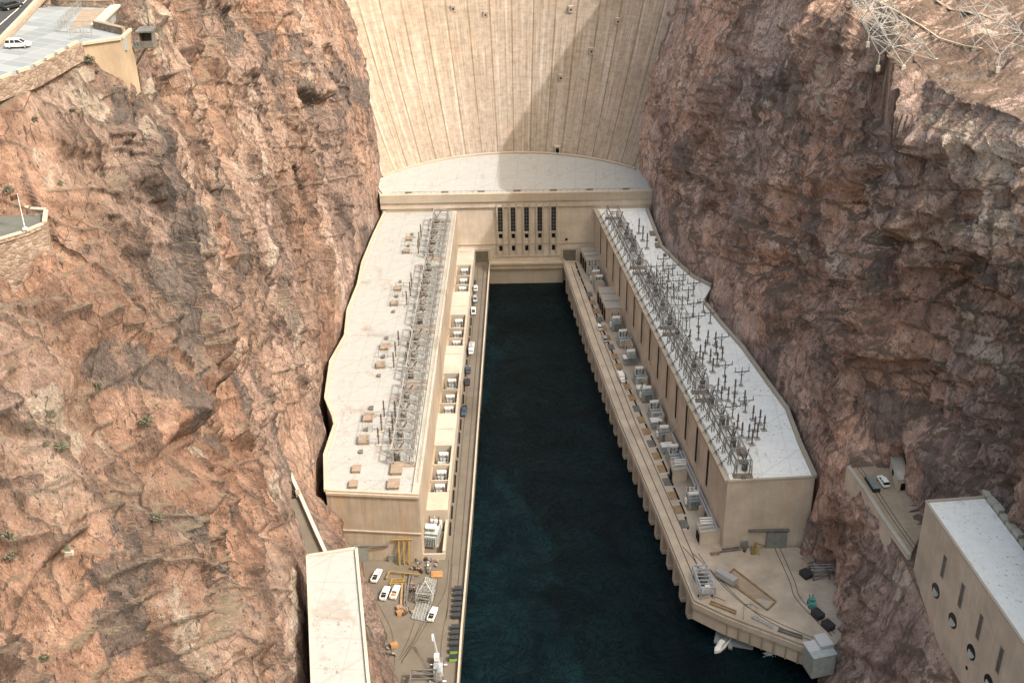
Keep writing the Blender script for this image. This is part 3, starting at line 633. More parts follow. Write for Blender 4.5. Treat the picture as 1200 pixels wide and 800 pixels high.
def damhit(px, py):
    d = ray(px, py); t = 450.0
    while t < 900:
        p = Vector((0, 0, HC)) + d * t
        if math.hypot(p.x - CX, p.y - CY) >= rdam(p.z): return p
        t += 0.4
    return p
for (px, py) in ((657, 91), (669, 11), (531, 10), (569, 17), (693, 60), (724, 25)):
    p = damhit(px, py); b = MB(); b.box(p.x - 1.1, p.x + 1.1, p.y - 1.2, p.y + 1, p.z - 1.4, p.z + 1.6)
    hd = obj('gallery_outlet', b, M['damtrim'], dam)
    b = MB(); b.box(p.x - 0.4, p.x + 0.4, p.y - 1.26, p.y - 1.1, p.z - 0.4, p.z + 0.4); obj('opening', b, M['dark'], hd)
# pale flume strips below two outlets
for (px, py0, py1) in ((657, 97, 172),):
    b = MB(); a = damhit(px, py0); c = damhit(px - (3 if px > 600 else -3), py1)
    for t in range(12):
        p = a.lerp(c, t / 12); q = a.lerp(c, (t + 1) / 12)
    N = 14; vs = []
    ang0 = math.atan2(a.x - CX, a.y - CY); 
    for t in range(N + 1):
        z = a.z + (c.z - a.z) * t / N; r = rdam(z) - 0.25
        for s_ in (-1, 1):
            vs.append((CX + r * math.sin(ang0 + s_ * 1.3 / r), CY + r * math.cos(ang0 + s_ * 1.3 / r), z))
        for s_ in (1, -1):
            vs.append((CX + (r + .5) * math.sin(ang0 + s_ * 1.3 / r), CY + (r + .5) * math.cos(ang0 + s_ * 1.3 / r), z))
    fs = []
    for t in range(N):
        for e in range(4): fs.append((t * 4 + e, t * 4 + (e + 1) % 4, t * 4 + 4 + (e + 1) % 4, t * 4 + 4 + e))
    obj('drain_strip', MB().add(vs, fs), M['damtrim'], dam)
# ================================================================= CENTRAL POWERHOUSE BLOCK
FY = 512.0
cb = thing('powerhouse', 'tan central powerhouse block with five tall window slots at the dam foot', 'powerhouse', (2, FY, ZQ))
arc = []
for i in range(25):
    a = rad(-52) + rad(102) * i / 24
    arc.append((CX + (rdam(ZC) + 1.2) * math.sin(a), CY + (rdam(ZC) + 1.2) * math.cos(a)))
front = [(arc[-1][0] + 1, FY), (arc[0][0] + 1, FY)]
obj('wall', MB().prism(arc + [(62.5, FY), (-56.5, FY)], -3, ZC - 0.6), M['conc'], cb)
obj('roof', MB().prism([(x, y) for x, y in arc] + [(61.5, FY + 0.9), (-55.6, FY + 0.9)], ZC - 0.6, ZC), M['roofC'], cb)
b = MB(); b.box(-57, 63, FY - 1.3, FY + 0.9, ZC - 3.2, ZC + 0.55); obj('cornice', b, M['concL'], cb)
b = MB(); b.box(-57, 63, FY - 0.7, FY - 0.001, ZC - 6.2, ZC - 3.2); obj('frieze', b, M['conc'], cb)
# curved kerb where the roof meets the dam
b = MB()
for i in range(48):
    a = rad(-49) + rad(94) * i / 48; a2 = rad(-49) + rad(94) * (i + 1) / 48
    for_r = rdam(ZC) - 1.0
    b.bar((CX + for_r * math.sin(a), CY + for_r * math.cos(a), ZC + 0.35), (CX + for_r * math.sin(a2), CY + for_r * math.cos(a2), ZC + 0.35), 1.1, 0.9)
obj('kerb', b, M['concL'], cb)
for px in (586.2, 601.2, 617, 632.5, 648.7):
    x = WY(px, 255, FY).x
    fr = MB(); fr.box(x - 1.75, x - 1.05, FY - 0.9, FY - 0.002, 14, ZC - 4.5); fr.box(x + 1.05, x + 1.75, FY - 0.9, FY - 0.002, 14, ZC - 4.5)
    fr.box(x - 1.05, x + 1.05, FY - 0.5, FY - 0.002, 31 - 7.2, 31 - 6.2)
    wf = obj('window', fr, M['concL'], cb)
    pn = MB(); pn.box(x - 1.05, x + 1.05, FY - 0.15, FY - 0.003, 24.9, 37.2); obj('pane', pn, M['win'], wf)
    mb = MB()
    for q in range(7): mb.box(x - 1.05, x + 1.05, FY - 0.3, FY - 0.16, 26.2 + q * 1.65, 26.36 + q * 1.65)
    mb.box(x - .08, x + .08, FY - 0.3, FY - 0.16, 25.3, 37.2); obj('mullion', mb, M['steelD'], wf)
    pn = MB(); pn.box(x - 0.75, x + 0.75, FY - 0.12, FY - 0.003, 21.6, 23.6); obj('lower_pane', pn, M['dark'], wf)
    pn = MB(); pn.box(x - 0.7, x + 0.7, FY - 0.12, FY - 0.003, 15.4, 17.8); obj('vent', pn, M['dark'], wf)
for (x, cx) in ((-12.9, 'left'), (26.6, 'right')):
    dr = MB(); dr.box(x - 2.9, x + 2.9, FY - 0.25, FY - 0.003, ZQ, ZQ + 5.4)
    d = obj('garage_door', dr, M['door'], cb)
    f = MB(); f.box(x - 3.9, x - 2.9, FY - 0.5, FY - 0.003, ZQ, ZQ + 6.4); f.box(x + 2.9, x + 3.9, FY - 0.5, FY - 0.003, ZQ, ZQ + 6.4); f.box(x - 2.9, x + 2.9, FY - 0.5, FY - 0.003, ZQ + 5.4, ZQ + 6.4)
    obj('door_frame', f, M['concL'], d)
b = MB(); b.box(24.7, 25.7, FY - 0.3, FY, 20.0, 21.0); obj('vent', b, M['dark'], cb)
b = MB(); b.box(-56.9, 62.9, FY - 0.35, FY - 0.004, 18.6, 19.0)
b.box(-8, 22, FY - 0.45, FY - 0.004, 12.4, 12.8); obj('string_course', b, M['concL'], cb)
for i in range(7):
    x = -46 + i * 16; b = MB(); b.box(x, x + 3, FY + 0.9, FY + 2.1, ZC, ZC + 0.9); obj('roof_vent', b, M['steelD'], cb)
b = MB()
for x in np.arange(-50, 58, 2.6): b.bar((x, FY + 0.2, ZC + 0.5), (x, FY + 0.2, ZC + 1.5), 0.1)
b.bar((-52, FY + 0.2, ZC + 1.5), (58, FY + 0.2, ZC + 1.5), 0.09); obj('railing', b, M['steelD'], cb)
for n_, (px, py) in enumerate(((553, 178), (653, 179))):
    p = W(px, py, ZC); t = thing('stair_hut', ['small dark doored stair hut against the sunlit foot of the dam', 'small dark doored stair hut against the shaded foot of the dam'][n_], 'hut', (p.x, p.y - 1.0, ZC), group='huts at the dam foot')
    b = MB(); b.box(p.x - 1.2, p.x + 1.2, p.y - 2, p.y + 2.5, ZC + 0.002, ZC + 3.4); obj('wall', b, M['conc'], t)
    b = MB(); b.box(p.x - 1.4, p.x + 1.4, p.y - 2.2, p.y + 2.5, ZC + 3.4, ZC + 3.7); obj('roof', b, M['concL'], t)
    b = MB(); b.box(p.x - 0.8, p.x + 0.8, p.y - 2.1, p.y - 2.001, ZC + 0.2, ZC + 2.9); obj('door', b, M['dark'], t)
# ================================================================= WINGS
def P(lst, z): return [tuple(W(a, b_, z)[:2]) for a, b_ in lst]
Lback = P([(382, 576), (381, 535), (393, 499), (391, 490), (382, 468), (388, 425), (405, 395), (408, 365), (420, 335), (425, 310), (437, 280), (453, 246)], ZR)
Lfront = W(491, 581, ZR); Lpoly = [(Lfront.x, Lfront.y)] + Lback + [(-55.0, FY - 0.01), (-23.4, FY - 0.01)]
LX = lambda y: -28.7 + (y - 301.5) * (5.3 / 210)        # river-side edge of the left wing
lw = thing('powerhouse_wing', 'long powerhouse wing on the sunlit left bank with a bright white roof', 'powerhouse', (-40, 310, ZQ))
obj('wall', MB().prism(Lpoly, -3, ZR - 0.5), concrete('streaked_concrete', (0.40, 0.335, 0.27), 0.9, 0.25, 0.6), lw)
def inset_strip(poly, wd, z0, z1, closed=False):
    """low parapet following a polyline"""
    b = MB()
    for i in range(len(poly) - 1):
        b.bar((*poly[i], (z0 + z1) / 2), (*poly[i + 1], (z0 + z1) / 2), wd, z1 - z0)
    return b
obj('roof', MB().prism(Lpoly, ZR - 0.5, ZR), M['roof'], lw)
obj('parapet', inset_strip([(a, b_) for a, b_ in Lback] + [(-55.2, FY - 0.5)], 1.1, ZR, ZR + 1.0), M['concL'], lw)
obj('coping', inset_strip([(Lfront.x, Lfront.y + .3), (Lback[0][0], Lback[0][1] + .3)], 0.8, ZR + 0.002, ZR + 0.7), M['concL'], lw)
obj('gutter', MB().prism([(LX(302) - 1.9, 303), (LX(302) - 0.02, 302.2), (-23.45, FY - .5), (-25.3, FY - .5)], ZR + 0.004, ZR + 0.5), M['greyc'], lw)
# ribs on the end wall facing downstream
b = MB(); a0 = Vector((Lback[0][0], Lback[0][1], 0)); a1 = Vector((Lfront.x, Lfront.y, 0)); n_ = 30
for i in range(n_ + 1):
    p = a0.lerp(a1, (i + 0.3) / (n_ + 0.6)); ln = 13.5 if i > 7 else 9
    b.box(p.x - 0.16, p.x + 0.16, p.y - 0.06, p.y + 0.05, ZR - 0.8 - (7.5 + 2.0 * ((i * 7) % 5) / 5), ZR - 0.5)
b = MB(); b.bar((a0.x, a0.y - 0.1, 21), (a1.x, a1.y - .1, 21), 0.5, 0.4); b.bar((a0.x, a0.y, ZR - 0.4), (a1.x, a1.y, ZR - 0.4), 1.0, 0.8); obj('string_course', b, M['concL'], lw)
def wallbox(name, px0, px1, z0, z1, mat, root, depth=0.25, y=303.2, pr=0.15):
    x0 = WY(px0, 650, y).x; x1 = WY(px1, 650, y).x; b = MB(); b.box(x0, x1, y - depth - pr, y, z0, z1); return obj(name, b, mat, root)
d = wallbox('sliding_door', 419, 432, ZQ, ZQ + 5.6, M['doorG'], lw, .3, 302.9)
wallbox('door_track', 401, 457, ZQ + 5.9, ZQ + 6.3, M['steelD'], lw, .4, 302.9)
wallbox('service_door', 455, 463, ZQ, ZQ + 2.6, M['doorG'], lw, .2, 302.6)
# roof hatches
for i, (px, py, bg_) in enumerate([(480, 281, 1), (476.5, 295.5, 1), (467, 339, 1), (462.5, 356.5, 1), (451, 408, 1.15), (446.5, 429, 1.15), (432, 491, 1.3), (426.5, 517, 1.3), (418, 551, 1.0), (414.5, 569, 1.0), (465, 552, 1.35), (461.5, 569, 1.35),
                                   (483, 275, .45), (478.5, 289, .45), (469, 331, .45), (465, 348, .45), (461, 366, .45), (453, 397, .5), (449, 419, .5), (444, 441, .5), (435, 479, .6), (429, 504, .5), (423, 530, .5)]):
    p = W(px, py, ZR); s_ = bg_
    s_ = s_ * .85; b = MB(); b.box(p.x - 1.45 * s_, p.x + 1.45 * s_, p.y - 1.9 * s_, p.y + 1.9 * s_, ZR + 0.002, ZR + 0.55 + 0.3 * s_)
    h = obj('roof_hatch', b, M['hatch'] if s_ > .7 else M['steelD'], lw)
    if s_ > .7:
        b = MB(); b.box(p.x - 1.6 * s_, p.x + 1.6 * s_, p.y - 2.05 * s_, p.y + 2.05 * s_, ZR + 0.55 + 0.3 * s_, ZR + 0.75 + 0.3 * s_); obj('lid', b, M['hatch'], h)
# ---- right wing
Rback = P([(955, 560), (952, 553), (937, 520), (922, 480), (900, 450), (870, 408), (845, 380), (827, 357), (825.5, 350), (833.5, 336), (812, 325), (797, 312), (775, 290), (758, 246)], ZR)
RX = lambda y: 64.0 - (y - 306.1) * (26.2 / 205.9)
Rpoly = [(64.0, 306.0)] + [Rback[0]] + Rback[1:] + [(61, FY - .01), (RX(FY), FY - .01)]
rw = thing('powerhouse_wing', 'long powerhouse wing on the shaded right bank with slotted river wall', 'powerhouse', (75, 310, ZQ))
obj('wall', MB().prism(Rpoly, -3, ZR - 0.5), M['conc'], rw)
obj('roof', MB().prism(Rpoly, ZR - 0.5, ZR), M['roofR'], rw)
for seg in (Rback[:8], Rback[9:]):
    obj('parapet', inset_strip([(a, b_) for a, b_ in seg], 1.2, ZR + .002, ZR + 1.1), M['concL'], rw)
b = MB()
dy = lambda y: (RX(y), y)
b.bar((RX(306) - 0.1, 306.2, ZR + 0.25), (RX(FY) - .1, FY - 1, ZR + 0.25), 1.7, 1.1)
b.bar((64.0, 306.2, ZR + 0.15), (Rback[0][0], Rback[0][1] + .3, ZR + 0.15), 0.8, 0.9); obj('coping', b, M['concL'], rw)
TH = math.atan2(-26.2, 205.9)     # wall direction: x changes with y
ys_sl = [497 - 13.2 * i for i in range(14)]
for i, y in enumerate(ys_sl):
    if y < 325: continue
    x = RX(y); b = MB(); nx, ny = -math.cos(math.atan2(26.2, 205.9)), -math.sin(math.atan2(26.2, 205.9))
    c = (x + nx * 0.05, y + ny * 0.05)
    b.obox((c[0], c[1], ZQ + 9.5), (0.3, 2.9, ZR - 2.2 - ZQ - 9.5), rad(7.25)); sl_ = obj('wall_slot', b, M['dark'], rw)  # dark panel paints in the recess shade; the wall is not cut
    b = MB(); b.obox((c[0] + .05, c[1] + 1.7, ZQ + 9), (0.9, 0.5, ZR - 1.4 - ZQ - 9), rad(7.25)); b.obox((c[0] + .25, c[1] - 1.7, ZQ + 9), (0.9, 0.5, ZR - 1.4 - ZQ - 9), rad(7.25))
    obj('fin', b, M['conc'], sl_)
def endbox(name, px0, px1, py, z0, z1, mat, root, y=305.95, dep=0.3):
    x0 = WY(px0, py, y).x; x1 = WY(px1, py, y).x; b = MB(); b.box(x0, x1, y - dep, y + .5, z0, z1); return obj(name, b, mat, root)
endbox('sliding_door', 898, 922, 632, ZQ, ZQ + 6, M['doorG'], rw)
endbox('door_track', 877, 925, 622, ZQ + 6.4, ZQ + 6.9, M['steelD'], rw, dep=.5)
endbox('service_door', 868, 876, 640, ZQ, ZQ + 2.6, M['doorG'], rw)
for i, (px, py, s_) in enumerate([(765, 274.5, .9), (772, 288.5, 1.0), (769, 282, .35), (779, 300, .4), (869, 530, 1), (868, 542, .4), (873, 548, .4), (871, 561, .4)]):
    p = W(px, py, ZR); b = MB(); b.box(p.x - 1.5 * s_, p.x + 1.5 * s_, p.y - 2.0 * s_, p.y + 2.0 * s_, ZR + 0.002, ZR + 0.8)
    h = obj('roof_hatch', b, M['hatch'] if s_ > .8 else M['steelD'], rw)
# ================================================================= QUAYS
# left: outer edge, inner edge
LQ = lambda y: -9.6 - (513 - y) * (6.5 / 262) if y > 270 else -16.1 - (270 - y) * 0.02
lq = thing('quay', 'sunlit concrete quay with crane rails along the left side of the water', 'quay', (-20, 300, ZQ))
plL = [(LQ(FY), FY - 0.02), (LQ(440), 440), (LQ(330), 330), (LQ(270), 270), (LQ(200), 200), (-17.8, 120), (-24, 120), (-26, 200), (-33, 235), (-40, 258), (-47, 285), (-52, 303.2), (-30, 303.2), (-24.2, FY - .02)]
obj('deck', MB().prism(plL, -4, ZQ), M['deck'], lq)
ed = [(LQ(y) + 0.25, y) for y in (FY - 2.2, 440, 330, 270, 200, 130)]
obj('parapet', inset_strip(ed, 0.55, ZQ + .002, ZQ + 1.15), M['concL'], lq)
obj('end_wall', MB().box(LQ(FY) - 0.5, 23.6, FY - 2.3, FY - 0.03, -4, ZQ), M['concL'], lq)
obj('ledge', MB().box(LQ(FY) + .4, 23.6, FY - 3.2, FY - 2.31, ZQ - 2.6, ZQ - 1.9), M['concD'], lq)
obj('ledge', MB().box(LQ(FY) + .4, 23.6, FY - 2.9, FY - 2.31, ZQ - .5, ZQ + .3), M['concL'], lq)
def railobj(name, pts_list, mat, root, wd=0.28, z=ZQ):
    b = MB()
    for pts in pts_list:
        for i in range(len(pts) - 1): b.bar((*pts[i], z + 0.03), (*pts[i + 1], z + 0.03), wd, 0.06)
    return obj(name, b, mat, root)
for o_ in (2.3, 4.9): railobj('crane_rail', [[(LQ(y) - o_, y) for y in range(508, 268, -8)]], M['rail'], lq)
for i in range(24):
    y = 490 - i * 8.6
    if y < 312: break
    x = -15.75 - (492 - y) * (4.9 / 174); b = MB(); b.bar((x, y - 3.4, ZQ + .06), (x - .02, y + 3.4, ZQ + .06), 0.55, 0.14); obj('cable_slot', b, M['dark'], lq)
# curved tracks on the left yard
def crv(lst, z=ZQ, n=8):
    q = [W(a, b_, z) for a, b_ in lst]; out = []
    for i in range(len(q) - 1):
        p0 = q[max(0, i - 1)]; p1 = q[i]; p2 = q[i + 1]; p3 = q[min(len(q) - 1, i + 2)]
        for t in range(n):
            t /= n; out.append(tuple((0.5 * ((2 * p1) + (-p0 + p2) * t + (2 * p0 - 5 * p1 + 4 * p2 - p3) * t * t + (-p0 + 3 * p1 - 3 * p2 + p3) * t ** 3))[:2]))
    out.append(tuple(q[-1][:2])); return out
for trk in ([crv([(424, 660), (425, 680), (430, 697), (440, 715), (450, 735), (455, 760), (455, 785)]), crv([(424.5, 658), (428, 680), (437, 697), (449, 718), (459, 740), (462, 765), (462, 785)]),
                       crv([(526, 655), (523, 686), (514, 708), (500, 730), (485, 755), (470, 775)]), crv([(530, 660), (527, 700), (519, 740), (516, 770), (516, 800)]),
                       crv([(493, 730), (484, 750), (468, 773)]), crv([(486, 727), (478, 750), (468, 770)]), crv([(512, 672), (512, 690), (503, 716), (488, 745), (470, 777)])]): railobj('yard_track', [trk], M['rail'], lq, 0.2)
# right quay
RQp = [(23.6, FY - 0.02), (31.2, 437), (38.0, 379.4), (45.9, 324.8), (51.9, 281.6), (60.3, 274.8), (84.5, 259.5)]
def RQ(y):
    for (x0, y0), (x1, y1) in zip(RQp, RQp[1:5]):
        if y1 <= y <= y0: return x0 + (x1 - x0) * (y0 - y) / (y0 - y1)
    return RQp[0][0]
rq = thing('quay', 'shaded concrete quay on buttresses along the right side of the water', 'quay', (45, 300, ZQ))
plR = RQp + [(90.5, 262), (95, 275), (95.5, 292), (91, 300), (87.5, 306.0), (64, 305.9), (RX(FY) + 0.1, FY - .02)]
obj('deck', MB().prism(plR, 6.8, ZQ), M['deckR'], rq)
obj('sea_wall', MB().prism([(x + 2.6, y + (1.2 if y > 283 else 9)) for x, y in RQp] + [(92, 266), (93, 300), (64, 305), (RX(FY), FY - 1)], -4, 6.79), M['concD'], rq)
ed = [(x + 0.3, y + 0.2) for x, y in RQp]
obj('parapet', inset_strip(ed[:4], 0.6, ZQ + .002, ZQ + 0.9), M['concL'], rq)
obj('parapet', inset_strip(ed[3:], 0.6, ZQ + .003, ZQ + 0.9), M['concL'], rq)
obj('fascia', inset_strip([(x, y) for x, y in RQp], 0.6, ZQ - 1.9, ZQ - 0.02), M['conc'], rq)
y = 500.0
while y > 286:
    x = RQ(y); b = MB(); b.obox((x + 1.1, y, -4), (2.6, 2.3, 4 + 7.9), rad(7.5)); b.obox((x + 1.5, y, -4), (3.2, 3.2, 4 + 1.4), rad(7.5)); obj('buttress', b, M['conc'], rq); y -= 7.6
for o_ in (3.0, 5.6): railobj('crane_rail', [[(RQ(y) + o_, y) for y in range(506, 284, -8)]], M['rail'], rq)
for i in range(30):
    y = 503 - i * 7.8
    if y < 312: break
    x = np.interp(y, [324.5, 360, 416.8, 474, 505.7], [54.7, 50.0, 41.1, 33.4, 29.3]); x2 = np.interp(y + 6.6, [324.5, 360, 416.8, 474, 505.7], [54.7, 50.0, 41.1, 33.4, 29.3])
    b = MB(); b.bar((x, y, ZQ + .06), (x2, y + 6.4, ZQ + .06), 0.6, 0.14); obj('cable_slot', b, M['dark'], rq)
for trk in ([crv([(812, 648), (835, 670), (870, 705), (905, 730), (950, 750)]), crv([(818, 648), (842, 680), (872, 708), (905, 726), (955, 748)]), crv([(907, 640), (925, 680), (932, 700), (955, 725), (975, 745)]), crv([(912, 638), (930, 678), (938, 700), (960, 722), (978, 742)]), crv([(800, 640), (816, 660), (826, 690), (850, 704)])]): railobj('yard_track', [trk], M['rail'], rq, 0.22)
# front sea wall panels on the right yard
for i in range(8):
    t = i / 8 + 0.02; p = Vector((60.3, 274.8, 0)).lerp(Vector((84.5, 259.5, 0)), t); b = MB(); b.bar((p.x, p.y - .1, 3.3), (p.x, p.y - .1, 8), 0.35, 0.5); obj('buttress', b, M['concD'], rq)
obj('wall_panel', MB().prism([(51.9, 282), (60.3, 275), (86, 258.8), (88, 262), (62, 279), (54, 286)], 3.2, 6.795), M['conc'], rq)
# ================================================================= EQUIPMENT
XO = lambda y: -16.2 - (509 - y) * (4.9 / 182)     # river edge of the left terrace
ter = thing('transformer_terrace', 'raised tan concrete terrace with sunken transformer pits beside the sunlit wing', 'terrace', (-22, 330, ZQ))
pits = [[(311, 323.3), (324, 334), (335, 341.5)], [(369, 384.5), (385.5, 396.5), (397.5, 405)], [(437, 456.5), (457.8, 472.5), (473.8, 484)], [(521.5, 544), (545.3, 562.5), (563.8, 576)]]
def Yz(py, z, px=525): return W(px, py, z).y
EP = 0.004
segs = []; pitw = []
for g_ in pits:
    q = [(Yz(b, ZT), Yz(a, ZT)) for a, b in g_]; pitw.append(q); segs.append((q[-1][0], q[0][1]))
def slab(y0, y1, z1, mat, name, x0f=None, x1f=None, z0=ZQ):
    x0f = x0f or (lambda y: LX(y) + EP); x1f = x1f or XO
    b = MB().prism([(x0f(y0), y0), (x1f(y0), y0), (x1f(y1), y1), (x0f(y1), y1)], z0 + EP, z1); return obj(name, b, mat, ter)
edges = [FY - 0.05]
for (a, b_) in segs: edges += [b_, a]
endy = Yz(597, ZT)
edges.append(endy)
for i in range(0, len(edges), 2):
    slab(edges[i + 1], edges[i], ZT - (0 if i < 8 else .0), M['greyc'] if i < 8 else M['concL'], 'deck')
PT = lambda y: XO(y) - 0.75; PL = lambda y: LX(y) + 0.7
for q, (a, b_) in zip(pitw, segs):
    slab(a, b_, ZT + .35, M['concL'], 'pit_wall', PT, XO); slab(a, b_, ZT - .4, M['concD'], 'pit_wall', None, PL)
    for k_ in range(2):
        m = (q[k_][0] + q[k_ + 1][1]) / 2; slab(m - 0.25, m + 0.25, ZT + .3, M['concL'], 'divider', PL, PT)
    slab(a, b_, ZQ + 0.25, M['wood'], 'pit_floor', PL, PT)
slab(303.5, endy, ZQ + 3.0, M['concL'], 'pit_wall', PT, XO); slab(303.5, endy, ZQ + 0.2, M['deck'], 'pit_floor', None, PT)
slab(302.9, 303.4, ZQ + 2.2, M['concL'], 'pit_wall', None, XO)
for i in range(14):
    y = 508 - i * 13; yy = [q for q in segs if q[0] < y < q[1]]
    if not yy and y > endy: obj('expansion_joint', MB().bar((LX(y) + .5, y, ZT + .05), (XO(y) - .8, y, ZT + .05), .2, .1), M['concD'], ter)
# ---- transformer
def make_transformer(tank=(2.5, 3.4, 3.1), mat=None, white=None, name='transformer'):
    t = thing(name, 'x', 'transformer'); mat = mat or M['trafo']; white = white or M['white']
    w_, l_, h_ = tank; b = MB(); b.box(-w_ / 2, w_ / 2, -l_ / 2, l_ / 2, 0.35, h_); b.box(-w_ / 2 - .12, w_ / 2 + .12, -l_ / 2 - .12, l_ / 2 + .12, h_, h_ + 0.18)
    for i in range(4): b.box(-w_ / 2 - .06, w_ / 2 + .06, -l_ / 2 + .5 + i * (l_ - 1) / 3 - .06, -l_ / 2 + .5 + i * (l_ - 1) / 3 + .06, 0.5, h_ - .1)
    obj('tank', b, mat, t)
    b = MB(); b.box(-w_ / 2 - .4, w_ / 2 + .4, -l_ / 2 - .4, l_ / 2 + .4, 0.0, 0.34); obj('plinth', b, M['concD'], t)
    for s_ in (-1, 1):
        b = MB()
        for i in range(7): b.box(-w_ / 2 + .15 + i * (w_ - .3) / 6 - .05, -w_ / 2 + .15 + i * (w_ - .3) / 6 + .05, s_ * (l_ / 2 + .15), s_ * (l_ / 2 + .95), 0.7, h_ - .3) if s_ > 0 else b.box(-w_ / 2 + .15 + i * (w_ - .3) / 6 - .05, -w_ / 2 + .15 + i * (w_ - .3) / 6 + .05, -(l_ / 2 + .95), -(l_ / 2 + .15), 0.7, h_ - .3)
        b.tube((-w_ / 2, s_ * (l_ / 2 + .55), h_ - .2), (w_ / 2, s_ * (l_ / 2 + .55), h_ - .2), 0.14); obj('radiator', b, white if s_ < 0 else mat, t)
    b = MB(); b.tube((-1.0, l_ * .28, h_ + 1.25), (1.3, l_ * .28, h_ + 1.25), 0.52, n=12); b.bar((-.7, l_ * .28, h_ + .2), (-.7, l_ * .28, h_ + .9), .14); b.bar((.8, l_ * .28, h_ + .2), (.8, l_ * .28, h_ + .9), .14)
    obj('conservator', b, white, t, smooth=False)
    for i in range(3):
        x = -.8 + i * .8; b = MB(); b.tube((x, -.6, h_ + .18), (x * 1.25, -.8, h_ + .7), .26, .2); 
        for q in range(5): b.tube((x * 1.25, -.8 - q * .03, h_ + .7 + q * .3), (x * 1.25, -.8 - q * .03, h_ + .86 + q * .3), .2, .11)
        obj('bushing', b, M['brown'] if i != 1 else M['steel'], t)
    b = MB(); b.box(w_ / 2 + .1, w_ / 2 + .55, -.6, .5, 0.8, 2.3); obj('control_box', b, M['white'], t)
    return t
TG = 'transformers in the sunlit pits'
tp = Proto(make_transformer())
ordp = ['first', 'second', 'third', 'fourth']
for gi, q in enumerate(pitw):
    for k_, (a, b_) in enumerate(q):
        y = (a + b_) / 2; L_ = b_ - a
        tp.put(((PL(y) + PT(y)) / 2 + .1, y, ZQ + .26), rad(-1.4) , 'grey white transformer in %s pit of %s pit row counted from the dam' % (['the farthest', 'the middle', 'the nearest'][k_], ['first', 'second', 'third', 'fourth'][gi]), TG, scale=(1.3, min(1.15, L_ / 5.6), 1.45))
bt = tp.put((-25.6, 312.5, ZQ + .22), rad(170), 'largest white transformer alone in the open end pit on the sunlit bank', None, scale=(1.45, 1.9, 1.5))
# right bank: along the shaded wing
TR = 'transformers along the shaded river wall'
wa = math.atan2(26.2, 205.9)
ry = [(711, 313, 3.4), (714.5, 323, 3.4), (718, 332, 3.4), (727, 377, 5), (734.5, 396, 5), (742, 416, 5), (752, 440, 5), (762, 459, 5), (769, 480, 5), (782, 505, 5), (796, 532, 5), (814, 583, 5)]
for n_, (px, py, h_) in enumerate(ry):
    p = W(px, py, ZQ + 3); x = min(p.x, RX(p.y) - 3.6)
    tp.put((x, p.y, ZQ + 0.003), wa + (math.pi if n_ % 2 else 0), 'grey transformer against the shaded river wall, %s from the dam' % (ORD[n_] if n_ else 'the one closest'), TR, scale=(1.35, 1.25, 1.3 if n_ > 2 else 1.35))
def make_bank():
    t = thing('cooler_bank', 'x', 'cooler')
    for i in range(3):
        b = MB(); b.tube((-2.0, -1 + i * 1.0, 3.1), (2.0, -1 + i, 3.1), .38, n=10); obj('cylinder', b, M['white'], t)
    b = MB()
    for sx_ in (-1.6, 1.6):
        b.bar((sx_, -1.4, 2.6), (sx_, 1.4, 2.6), .2)
        for sy_ in (-1.3, 1.3): b.bar((sx_, sy_, 0), (sx_, sy_, 2.6), .2)
    b.bar((-1.6, -1.3, .2), (1.6, -1.3, 2.5), .1); b.bar((-1.6, 1.3, 2.5), (1.6, 1.3, .2), .1); b.box(-1.4, 1.4, -1.1, 1.1, .3, 1.6); obj('frame', b, M['trafo'], t); return t
bp = Proto(make_bank())
for n_, (px, py) in enumerate([(736, 418), (753, 453.5), (771, 492), (788, 521)]):
    p = W(px, py, ZQ + 3); bp.put((min(p.x, RX(p.y) - 4.5), p.y, ZQ + .003), wa, 'bank of three white cylinders by the shaded wall, %s from the dam' % ['nearest', 'second', 'third', 'farthest'][n_], 'white cylinder banks')
def make_firewall(L_=9, h=4.2):
    t = thing('fire_wall', 'x', 'wall'); b = MB(); b.box(-.3, .3, -L_ / 2, L_ / 2, 0, h); obj('wall', b, M['conc'], t)
    b = MB(); b.box(-.36, .36, -L_ / 2 - .05, L_ / 2 + .05, h, h + .25); b.box(-2.3, -.36, L_ / 2 - .45, L_ / 2 + .05, h, h + .25); obj('coping', b, M['greyc'], t)
    b = MB(); b.box(-2.2, -.3, L_ / 2 - .4, L_ / 2, 0, h); b.box(-1.6, -.3, -L_ / 2, -L_ / 2 + .4, 0, h); obj('return', b, M['conc'], t)
    b = MB(); b.bar((-.7, L_ / 2 - .2, h), (2.0, L_ / 2 + 1.2, h + 2.2), .25); obj('strut', b, M['greyc'], t); return t
fp = Proto(make_firewall())
for n_, (px, py) in enumerate([(749, 405), (763, 436), (778, 479), (797, 516), (822, 583)]):
    p = W(px, py, ZQ + 4.2); fp.put((RX(p.y) - 1.6, p.y, ZQ + .003), wa, 'tall thin concrete screen wall behind the transformers, %s from the dam' % ORD[n_].replace('nearest', 'first'), 'screen walls behind the transformers')
fin = Proto(thing('fire_wall', 'x', 'wall')); b = MB(); b.box(-1.6, 1.6, -.3, .3, 0, 6.2); obj('wall', b, M['conc'], fin.r); b = MB(); b.box(-1.7, 1.7, -.4, .4, 6.2, 6.4); obj('coping', b, M['concL'], fin.r)
for n_, (px, py) in enumerate([(695, 326), (699.5, 337)]):
    p = W(px, py + 8, ZQ); fin.put((p.x + 1, p.y, ZQ + .003), wa, 'short tall concrete fin wall between the two flat roofed annexes, %s the dam' % ['nearer', 'farther from'][n_], 'fin walls')
